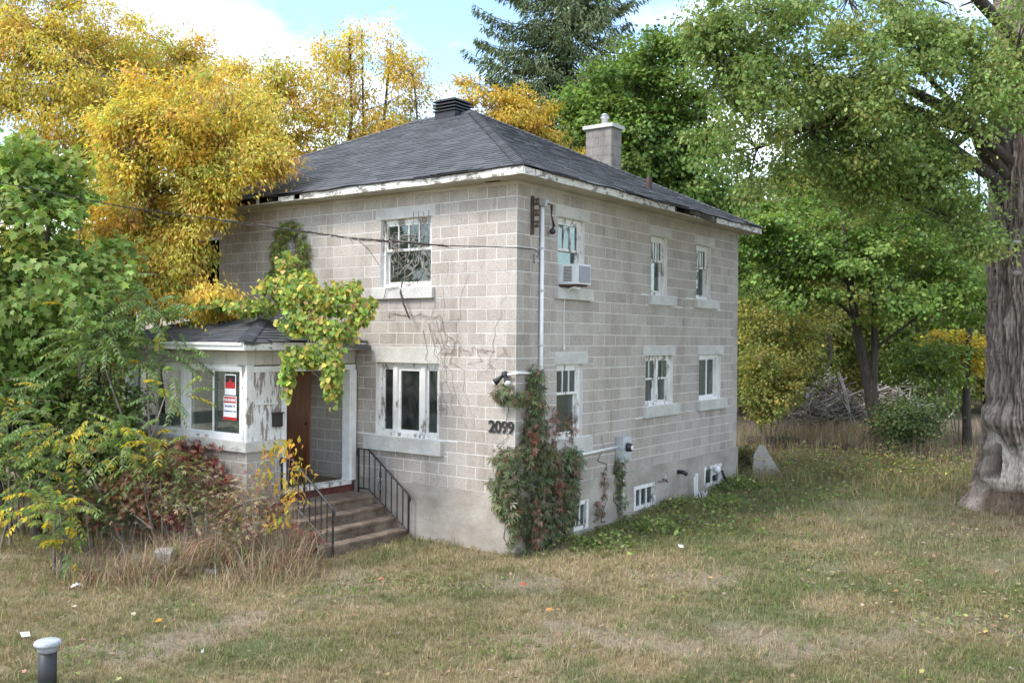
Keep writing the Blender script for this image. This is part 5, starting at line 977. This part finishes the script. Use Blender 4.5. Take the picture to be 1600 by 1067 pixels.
# ------------------------------------------------------------------ climbers
def onF(px, py, y=0.0):
    d = FW+RT*(px-800)/FPX-UP*(py-533.5)/FPX; t = (y-CAM[1])/d[1]; return CAM+t*d
def onS(px, py, x=0.0):
    d = FW+RT*(px-800)/FPX-UP*(py-533.5)/FPX; t = (x-CAM[0])/d[0]; return CAM+t*d
def vine(name, label, blobs, per, ls, pal, tmpl, seed, stems=(), cat='vine', spread=.10, out=(.03, .22), dens=1.0, kindmat='leaf', group=None):
    """blobs: (wall, u, z, ru, rz, n) patches of leaves held off a wall"""
    r = np.random.default_rng(seed); P = []; Nn = []; 
    for wall, u, z, ru, rz, n in blobs:
        n = int(n*dens); a = r.random(n)*2*math.pi; q = np.sqrt(r.random(n))*(.75+.5*r.random(n)); uu = u+ru*q*np.cos(a); zz = z+rz*q*np.sin(a); o = out[0]+(out[1]-out[0])*r.random(n)*(1.1-q*.6).clip(.2, 1)
        if wall == 'F': P.append(np.c_[uu, -o, zz]); nv = np.array((0, -1, 0))
        elif wall == 'S': P.append(np.c_[o, uu, zz]); nv = np.array((1, 0, 0))
        else: P.append(np.c_[uu, wall-o, zz]); nv = np.array((0, -1, 0))
        Nn.append(np.tile(nv, (n, 1)))
    P = np.concatenate(P); Nn = np.concatenate(Nn)*.8+r.normal(0, .45, P.shape)+np.array((0, 0, .45)); n = len(P); Dr = np.array((0, 0, -1.0))+r.normal(0, .5, (n, 3))
    e = empty(name, (P[:, 0].mean(), P[:, 1].mean(), P[:, 2].min()), label, cat, group); mb = MB()
    for s in stems: mb.tube(s, [max(.004, .014*(1-.6*i/len(s))) for i in range(len(s))], 4, False)
    if stems: mb.build('stems', M['twig'], e, True)
    kz = fbm(P[:, 0]*3+P[:, 1]*3, P[:, 2]*2.2, 1, seed, 2)[:, None]; c = pick(pal, n, r); leaves('foliage', P, Dr, Nn, ls*(.6+.7*r.random(n)), jit(c*(.75+.5*kz), r, .2, .08), M[kindmat], e, tmpl)
    return e
IVY = [((.15, .185, .09), 4), ((.11, .145, .07), 3), ((.20, .22, .12), 2.2), ((.23, .15, .11), 1.0), ((.28, .12, .08), .25), ((.27, .22, .16), 1)]
DRYR = [((.26, .10, .07), 2), ((.20, .12, .09), 2), ((.24, .17, .11), 1.5), ((.12, .12, .06), 1)]
def wander(wall, u0, z0, u1, z1, seed, n=12, amp=.08, off=.02):
    r = np.random.default_rng(seed); o = []
    for i in range(n+1):
        t = i/n; u = u0+(u1-u0)*t+r.normal(0, amp); z = z0+(z1-z0)*t+r.normal(0, amp*.6); k = off+r.random()*.02
        o.append((u, -k, z) if wall == 'F' else (k, u, z) if wall == 'S' else (u, wall-k, z))
    return o
vine('climbing_vine', 'thick reddish-green climbing vine covering the near house corner', [('S', .55, .55, .55, .55, 400), ('S', 1.35, .75, .42, .55, 330), ('S', .7, 1.35, .55, .40, 360), ('S', 1.45, 1.35, .42, .3, 230), ('S', .42, 1.9, .30, .40, 200), ('S', .42, 2.4, .2, .40, 120), ('S', .4, 2.8, .14, .25, 80), ('F', -.1, 1.05, .22, .45, 200), ('F', -.1, 1.55, .24, .2, 90), ('F', -.2, 1.15, .2, .12, 50), ('F', -.2, .75, .14, .12, 30), ('F', .06, 1.1, .14, .6, 220), ('F', .08, .4, .08, .4, 60), ('F', -.15, 2.62, .2, .12, 70), ('S', .05, 2.55, .22, .12, 60), ('S', 1.0, .3, .5, .3, 160)], 0, .125, IVY, CREEP, 71, dens=1.35, stems=[wander('S', .5+.12*k, .0, .35+.07*k, 2.7-.25*k, 80+k, off=.03) for k in range(8)]+[wander('S', .9+.1*k, 0, 1.3+.1*k, 1.5, 90+k) for k in range(5)]+[wander('F', -.1, .1, -.2, 2.6, 97)], out=(.03, .34))
vine('dry_creeper', 'strands of dry red-brown creeper hanging on the corner vine', [('S', .95, .95, .09, .6, 130), ('S', .75, 1.9, .10, .45, 70), ('S', .2, 1.9, .08, .3, 40), ('S', 1.25, 1.95, .18, .3, 60), ('S', .3, .5, .08, .4, 50)], 0, .10, DRYR, CREEP, 72, [wander('S', .95, 0, 1.0, 1.6, 99)], out=(.2, .36), kindmat='leafdry')
vine('climbing_vine', 'narrow green vine on the side wall below the meter', [('S', 3.3, .85, .12, .38, 110), ('S', 3.3, 1.15, .08, .25, 40), ('S', 3.35, .4, .1, .2, 40)], 0, .10, IVY, CREEP, 73, [wander('S', 3.3, 0, 3.3, 1.4, 101)])
vine('climbing_vine', 'sparse reddish vine strand on the side foundation left of meter', [('S', 2.75, .9, .07, .35, 26), ('S', 2.55, .35, .12, .2, 40)], 0, .09, DRYR, CREEP, 74, [wander('S', 2.8, 0, 2.7, 1.7, 102)])
vine('climbing_vine', 'dark green vine round the small centre window above the porch', [('F', -5.76, 5.15, .2, .4, 300), ('F', -5.72, 4.7, .22, .3, 190), ('F', -5.06, 5.0, .17, .48, 260), ('F', -5.42, 4.62, .46, .3, 420), ('F', -5.5, 5.0, .3, .2, 60), ('F', -5.6, 5.55, .22, .14, 110), ('F', -5.35, 4.45, .36, .28, 190), ('F', -5.2, 4.15, .45, .3, 200), ('F', -5.4, 5.66, .28, .1, 90), ('F', -5.95, 4.75, .18, .16, 40)], 0, .115, [((.22, .28, .085), 3), ((.17, .215, .075), 2), ((.33, .37, .10), 1.8), ((.32, .20, .12), 1.2)], CREEP, 75, [wander('F', -5.4, 3.9, -5.6, 5.5, 103)], out=(.02, .2))
GV = [((.24, .33, .06), 3), ((.34, .42, .08), 2.2), ((.54, .47, .09), 1.8), ((.15, .23, .05), 2.5), ((.50, .32, .12), .8)]
def porch_vine():
    r = np.random.default_rng(76); regs = [(440, 455, 16.2, 38, 22, .3), (480, 470, 15.8, 45, 28, .35), (525, 470, 15.5, 38, 26, .3), (560, 490, 15.3, 22, 24, .2), (480, 510, 15.5, 42, 20, .25), (525, 520, 15.3, 34, 22, .2), (450, 575, 15.25, 10, 34, .1), (520, 595, 15.15, 15, 44, .12), (520, 570, 15.2, 18, 40, .14), (450, 590, 15.25, 10, 40, .1), (480, 560, 15.2, 30, 20, .14), (490, 555, 15.2, 30, 16, .14), (395, 482, 16.4, 40, 14, .3), (335, 478, 16.8, 36, 12, .3), (580, 475, 15.3, 10, 10, .12), (445, 420, 16.9, 18, 26, .15), (470, 440, 16.6, 22, 18, .2), (550, 455, 15.5, 14, 16, .2)]
    env = [ell(*g_) for g_ in regs]; n = 7000; P, idx, d = sample_env(env, n, r, .5); e = empty('grape_vine', env[4][0], 'bright yellow-green grape vine draped over the porch roof and entrance', 'vine'); out = d[:, 0:1]*HR+d[:, 1:2]*HF
    mb = MB()
    for k in range(26):
        a = P[r.integers(n)]; b_ = P[r.integers(n)]
        if np.linalg.norm(a-b_) < 1.2: mb.tube([a, (a+b_)/2+r.normal(0, .06, 3), b_], [.01, .008, .004], 4, False)
    mb.tube([(-5.3, -.1, 4.3), (-4.6, -.5, 4.15), (-3.9, -.9, 3.75), (-3.5, -1.0, 3.4), (-3.45, -1.0, 2.5)], [.03, .025, .02, .015, .006], 5, False); mb.tube([(-4.6, -.5, 4.15), (-4.1, -1.5, 3.7), (-3.5, -1.75, 3.4), (-3.5, -1.72, 2.6)], [.025, .02, .012, .005], 5, False); mb.build('stems', M['twig'], e, True)
    leaves('foliage', P, out*.5+r.normal(0, .4, (n, 3))+np.array((0, 0, -.9)), nrmz(-HF*.7+np.array((0, 0, .7))+r.normal(0, .4, (n, 3))), .082*(.45+.95*r.random(n)), jit(pick(GV, n, r), r, .26, .09), M['leaf'], e, HEART)
porch_vine()
RED = [((.16, .035, .04), 3), ((.23, .05, .05), 2), ((.12, .05, .045), 2), ((.10, .10, .05), 1.5), ((.30, .07, .05), .8)]
vine('red_creeper', 'dark red creeper climbing the low porch wall below the sill', [(YP, -6.1, 1.1, .7, .5, 360), (YP, -5.2, 1.45, .8, .14, 150), (YP, -4.3, 1.2, .4, .3, 75), (YP, -4.0, .8, .3, .45, 75), (YP, -4.9, .95, .45, .4, 110), (YP, -4.9, 1.68, .9, .06, 60), (YP, -5.6, .6, .7, .4, 220), (YP, -6.7, .8, .5, .6, 180)], 0, .13, RED, CREEP, 77, [wander(YP, -5.5-.4*k, 0, -4.4-.6*k, 1.5, 120+k) for k in range(5)], out=(.03, .28), kindmat='leafdry')
vine('red_creeper', 'dull red creeper matted over the tumbled block wall', [(-3.35, -4.0, .3, .55, .22, 150), (-3.3, -3.3, .25, .3, .25, 90), (-3.5, -4.7, .25, .5, .2, 90), (-3.0, -2.9, .35, .2, .3, 60)], 0, .10, RED+[((.30, .22, .16), 2)], CREEP, 79, kindmat='leafdry', out=(-.3, .3))
vine('red_creeper', 'magenta-red creeper sprawling at foot of the steps railing', [(-2.15, -2.55, .22, .3, .2, 110), (-2.2, -2.9, .35, .2, .25, 50)], 0, .10, [((.24, .03, .06), 3), ((.16, .03, .05), 2), ((.12, .10, .05), 1)], CREEP, 78, kindmat='leafdry', out=(-.15, .2))
# withered stems on the front wall and over the upper window
def dead(label, paths, parentloc, rad=.0045, mt='twig'):
    e = empty('withered_vine', parentloc, label, 'vine'); q = MB()
    for p in paths: q.tube(p, [rad*(1-.7*i/len(p)) for i in range(len(p))], 3, False)
    q.build('stems', M[mt], e, kind='stuff')
r = np.random.default_rng(88); pths = [wander('F', -2.0+.15*k, 3.6+.1*k, -1.4+.2*k, 2.0, 130+k, 14, .05, .008) for k in range(4)]+[wander('F', -1.55, 2.2, -1.0-.5*k, 4.6+.3*k, 140+k, 16, .05, .008) for k in range(3)]+[wander('F', -1.7+.3*k, 3.3, -1.9+.25*k, 3.9-.2*k, 150+k, 9, .10, .008) for k in range(6)]+[wander('F', -2.6-.3*k, 3.9, -1.2-.2*k, 3.8, 160+k, 14, .06, .008) for k in range(2)]+[wander('F', -.6, 2.9, -.15, 4.4, 170, 14, .03, .008)]
dead('bare withered vine stems creeping up the front wall', pths, (-1.6, 0, 2.0))
u0, u1, z0, z1 = FH['ur']; pths = []
for k in range(52):
    u = -r.uniform(u0+.05, u1-.25); z = z0+(z1-z0)*(.25+.6*r.random()); a = r.uniform(0, 6.3); p = []; 
    for j in range(8): p.append((np.clip(u, -u1+.04, -u0-.02), .02-.05*r.random(), z)); a += r.normal(0, .7); u += .07*math.cos(a); z = np.clip(z+.07*math.sin(a)-.01, z0+.1, z1)
    pths.append(p)
pths += [[(-u0-.05-.12*k, -.02, z1+.1), (-u0-.08-.1*k, -.02, z1-.5), (-u0-.03-.13*k, -.015, z0+.4)] for k in range(4)]
dead('tangle of dry vine stems over the upper front window', pths, (-2.4, 0, z0), .006, 'stick')
q = MB(); q.tube([(-2.50, .0, z0+.1), (-2.46, -.09, z0-.1), (-2.34, -.13, z0-.32), (-2.18, -.16, z0-.56)], [.012, .016, .018, .014], 5); q.tube([(-2.5, -.09, z0), (-2.8, -.1, z0-.03), (-2.85, -.1, z0-.2)], .007, 4); props(q.build('hanging_branch', M['barkd'], None, True), 'dark dead branch hanging down across the upper window sill', 'branch')

# ------------------------------------------------------------------ lawn, weeds, litter
def inhouse(x, y, m=.05): return ((x > -WX-m) & (x < m) & (y > -m) & (y < DY+m)) | ((x > XL-m) & (x < XP+m) & (y > YP-m) & (y < 0)) | ((x > XP-.1) & (x < -2.2) & (y > SY0-.02) & (y < 0))
def ground_pts(n, r, y0, y1, x0=-80, x1=1680):
    px = r.uniform(x0, x1, n); py = r.uniform(y0, y1, n); D = CAM[2]*FPX/(py-530.0); c = CAM[None]+D[:, None]*(FW[None]+RT[None]*((px-800)/FPX)[:, None]); x, y = c[:, 0], c[:, 1]; k = ~inhouse(x, y); return x[k], y[k], D[k]
def blades(name, x, y, hgt, wid_, col, r, lean=.5, kind='stuff', mat='grass', label=None, cat=None):
    n = len(x); z = gz(x, y)-.01; a = r.random(n)*2*math.pi; d = np.c_[np.cos(a), np.sin(a), np.zeros(n)]; l = r.random(n)*lean; b = r.random(n)*2*math.pi; ln = np.c_[np.cos(b), np.sin(b), np.zeros(n)]*l[:, None]
    P = np.c_[x, y, z]; h = hgt[:, None]; w = wid_[:, None]*.5; up = np.array((0, 0, 1.0)); m = P+(up*.55+ln*.35)*h; t = P+(up*(1-.35*l[:, None])+ln)*h
    V = np.stack([P-d*w, P+d*w, m-d*w*.8, m+d*w*.8, t], 1).reshape(-1, 3); i = np.arange(n)[:, None]*5; T = np.concatenate([i+np.array([[0, 1, 3]]), i+np.array([[0, 3, 2]]), i+np.array([[2, 3, 4]])])
    o = tri_mesh(name, V, T, M[mat], None, np.repeat(col, 5, 0), kind); props(o, label, cat); return o
r = np.random.default_rng(3); tx, ty, tD = ground_pts(56000, r, 700, 1110); k = 4; x = np.repeat(tx, k)+r.normal(0, .02, len(tx)*k)*np.repeat(tD, k)/11; y = np.repeat(ty, k)+r.normal(0, .02, len(tx)*k)*np.repeat(tD, k)/11; D = np.repeat(tD, k)
keep = ~inhouse(x, y); x, y, D = x[keep], y[keep], D[keep]; lc = lawn_col(x, y); gr = lc[:, 1]/lc.sum(1); bare = fbm(x, y, .55, 57, 4) > .665; keep = ~bare | (r.random(len(x)) < .5); x, y, D, lc, gr = x[keep], y[keep], D[keep], lc[keep], gr[keep]
hg = (.045+.075*r.random(len(x))**2+.05*fbm(x, y, 1.1, 91, 2))*np.clip(D/13, .8, 1.5); st = (r.random(len(x)) < .45)[:, None]; c = np.where(st, lc*.55+np.array([.33, .275, .165])*.45, lc*1.25)
blades('lawn_grass', x, y, hg, .0062*D/10, jit(c, r, .24, .06), r, 1.1, label='dry mixed lawn grass with straw and green patches', cat='grass')
tx, ty, tD = ground_pts(1500, r, 720, 1100); k = 16; x = np.repeat(tx, k)+r.normal(0, .035, len(tx)*k); y = np.repeat(ty, k)+r.normal(0, .035, len(tx)*k); hs_ = np.repeat(r.random(len(tx)), k); q_ = ~inhouse(x, y); x, y, hs_ = x[q_], y[q_], hs_[q_]; gsel = np.repeat(r.random(len(tx)) < .45, k)[q_][:, None]
blades('grass_tufts', x, y, (.08+.13*hs_)*(.5+.6*r.random(len(x))), np.full(len(x), .006), jit(np.where(gsel, np.array([.15, .20, .06]), np.array([.36, .29, .175])), r, .22, .06), r, 1.3, label='taller grass tufts standing out of the lawn', cat='grass')
# tall dry weeds before the porch, at the wood edge and along the lawn
def patch(specs, r):
    X, Y, Hh = [], [], []
    for px, D, sx_, sy_, n, h in specs:
        c = W(px, D); a = r.normal(0, sx_, n); b_ = r.normal(0, sy_, n); X.append(c[0]+HR[0]*a+HF[0]*b_); Y.append(c[1]+HR[1]*a+HF[1]*b_); Hh.append(h*(.45+.7*r.random(n)))
    x, y, h = np.concatenate(X), np.concatenate(Y), np.concatenate(Hh); k = ~inhouse(x, y); return x[k], y[k], h[k]
x, y, h = patch([(360, 14.3, .5, .35, 2200, .85), (300, 14.3, .5, .4, 1700, .65), (430, 14.2, .3, .3, 900, .6), (240, 14.1, .5, .5, 1900, .5), (395, 14.0, .25, .3, 900, .8), (470, 13.8, .3, .3, 400, .3), (300, 13.6, .9, .4, 1500, .3), (210, 13.7, .6, .3, 1200, .4), (270, 13.55, .4, .15, 700, .4)], r)
kk = fbm(x, y, 1.4, 46, 3); sel = r.random(len(x)) < np.clip((kk-.36)*5, .1, 1); x, y, h = x[sel], y[sel], h[sel]*(.15+1.4*kk[sel])
blades('tall_dry_grass', x, y, h, np.full(len(x), .009), jit(pick([((.44, .34, .23), 3), ((.38, .27, .20), 2.5), ((.26, .24, .12), 2), ((.28, .12, .10), 1.2), ((.20, .21, .09), 1.5)], len(x), r), r, .22), r, 1.35, label='tall dry reddish grass growing before the porch wall', cat='grass')
x, y, h = patch([(1270, 30, 2.2, 1.8, 2600, .9), (1180, 28.5, 1.0, 1.2, 1100, .8), (1480, 30, 2.2, 2.4, 2600, .85), (1300, 26.5, 2.5, .8, 700, .5), (1450, 26, 2, .8, 700, .5), (1400, 32, 3, 1.5, 1500, .9), (1560, 27, 1.2, 1.5, 700, .7), (1300, 34, 3, 1.0, 1400, 1.0)], r)
kk = fbm(x, y, .8, 45, 3); sel = r.random(len(x)) < np.clip((kk-.33)*4, .08, 1); x, y, h = x[sel], y[sel], h[sel]*(.4+1.1*kk[sel])
blades('tall_straw_grass', x, y, h*.8, np.full(len(x), .014), jit(pick([((.30, .23, .165), 3), ((.22, .175, .12), 2), ((.19, .185, .09), 2.5), ((.22, .13, .10), 1)], len(x), r), r, .2), r, .6, label='tall straw-coloured grass in front of the brush pile', cat='grass')
x, y, h = patch([(1220, 23, 1.0, 1.0, 900, .4), (1320, 22.5, 1.2, 1.2, 1100, .38), (1430, 22.5, 1.1, 1.2, 1000, .4), (1500, 20.5, .7, .8, 500, .3), (1150, 22, .5, .5, 300, .35), (1080, 19.0, .6, .3, 350, .3)], r); kk = fbm(x, y, 1.2, 47, 3); sel = r.random(len(x)) < np.clip((kk-.35)*4, .1, 1); x, y, h = x[sel], y[sel], h[sel]*(.4+1.1*kk[sel])
blades('rough_weeds', x, y, h, np.full(len(x), .013), jit(pick([((.17, .20, .07), 3), ((.30, .24, .15), 2), ((.24, .15, .09), 1), ((.34, .31, .12), .8)], len(x), r), r, .22), r, .9, label='rough knee-high weeds between the lawn and the fallen logs', cat='weeds')
# broad-leaved ground cover
def cover(name, specs, pal, ls, label, seed, tm=HEART, hmax=.2):
    r = np.random.default_rng(seed); X = []
    for px, D, sx_, sy_, n in specs: c = W(px, D); a = r.normal(0, sx_, n); b_ = r.normal(0, sy_, n); X.append(np.c_[c[0]+HR[0]*a+HF[0]*b_, c[1]+HR[1]*a+HF[1]*b_])
    X = np.concatenate(X); X = X[~inhouse(X[:, 0], X[:, 1], .04)]; n = len(X); cl = fbm(X[:, 0], X[:, 1], 1.6, seed, 3); z = gz(X[:, 0], X[:, 1])+hmax*r.random(n)*np.clip((cl-.25)*2.2, .15, 1.3); P = np.c_[X, z]
    o = leaves(name, P, r.normal(0, 1, (n, 3))*np.array((1, 1, .4)), np.array((0, 0, 1.0))+r.normal(0, .4, (n, 3)), ls*(.6+.8*r.random(n)), jit(pick(pal, n, r)*(.7+.6*cl[:, None]), r, .2, .06), M['leaf'], None, tm, 'stuff'); props(o, label, 'weeds')
WG = [((.14, .205, .06), 3), ((.18, .25, .07), 2), ((.25, .28, .08), 1.3), ((.11, .165, .05), 1), ((.24, .20, .11), .7)]
cover('ground_cover', [(1000, 17.4, .55, .4, 1300), (1080, 19.4, .55, .4, 1500), (1150, 21.5, .5, .45, 1200), (940, 15.9, .4, .3, 700), (1210, 20.5, .9, .6, 500), (1120, 18.0, 1.0, .8, 900)], WG, .06, 'low green weeds along the side foundation', 51, hmax=.28)
cover('undergrowth', [(1250, 24, 1.2, 1.1, 1700), (1350, 23.5, 1.4, 1.1, 1700), (1450, 24, 1.2, 1.1, 1500), (1280, 27, 1.5, 1.2, 900), (1440, 25.5, 1, .8, 800)], [((.16, .20, .065), 3), ((.22, .23, .08), 2), ((.45, .38, .08), .4), ((.26, .15, .09), .8), ((.27, .22, .13), 1.4)], .06, 'mixed green and yellowing undergrowth beyond the lawn', 52, hmax=.62)
cover('lawn_weeds', [(640, 13.7, .5, .18, 420), (540, 13.0, .35, .25, 300), (700, 13.3, .4, .2, 300), (1250, 16, 1.4, 1.2, 900), (1450, 13, 1.2, 1.0, 800), (1000, 14, 1.2, .8, 500), (760, 11, .8, .6, 260), (120, 10.3, .5, .5, 260), (300, 12.3, 1.0, .5, 260), (1550, 11.5, .7, .6, 500)], WG+[((.22, .20, .06), 1)], .055, 'small broad-leaved weeds scattered in the lawn', 53, LEAF, .07)
# fallen leaves
r = np.random.default_rng(6); x, y, D = ground_pts(5200, r, 690, 1080); n = len(x); wgt = np.clip(.12+.9*((x > 2.5) & (y > 0)), 0, 1); k = r.random(n) < wgt; x, y = x[k], y[k]; n = len(x)
o = leaves('fallen_leaves', np.c_[x, y, gz(x, y)+.05+.03*r.random(n)], r.normal(0, 1, (n, 3))*np.array((1, 1, .2)), np.array((0, 0, 1.0))+r.normal(0, .3, (n, 3)), .06*(.5+.8*r.random(n)), jit(pick([((.28, .20, .13), 4), ((.36, .27, .11), 1.2), ((.34, .17, .09), .8), ((.22, .16, .11), 3), ((.42, .35, .27), .8)], n, r), r, .2), M['leafdry'], None, MAPLE, 'stuff'); props(o, 'scattered fallen brown and yellow leaves on the lawn', 'leaves')
for k, (px, D, c, lab) in enumerate(((248, 11.4, (.60, .30, .05), 'large orange maple leaf lying on the front lawn at left'), (857, 12.1, (.62, .28, .08), 'orange maple leaf lying in the middle of the front lawn'), (816, 13.3, (.62, .11, .07), 'red fallen leaf in the lawn below the corner vine'), (594, 13.5, (.6, .22, .14), 'pinkish fallen leaf on lawn before the steps'))):
    p = W(px, D); p[2] = float(gz(p[0], p[1]))+.07; o = leaves('maple_leaf', p[None], np.array([[1.0, .4*k, .1]]), np.array([[-.2, -.3, 1.0]]), np.array([.11]), np.array([c])*.8, M['leafdry'], None, MAPLE); props(o, lab, 'leaf')
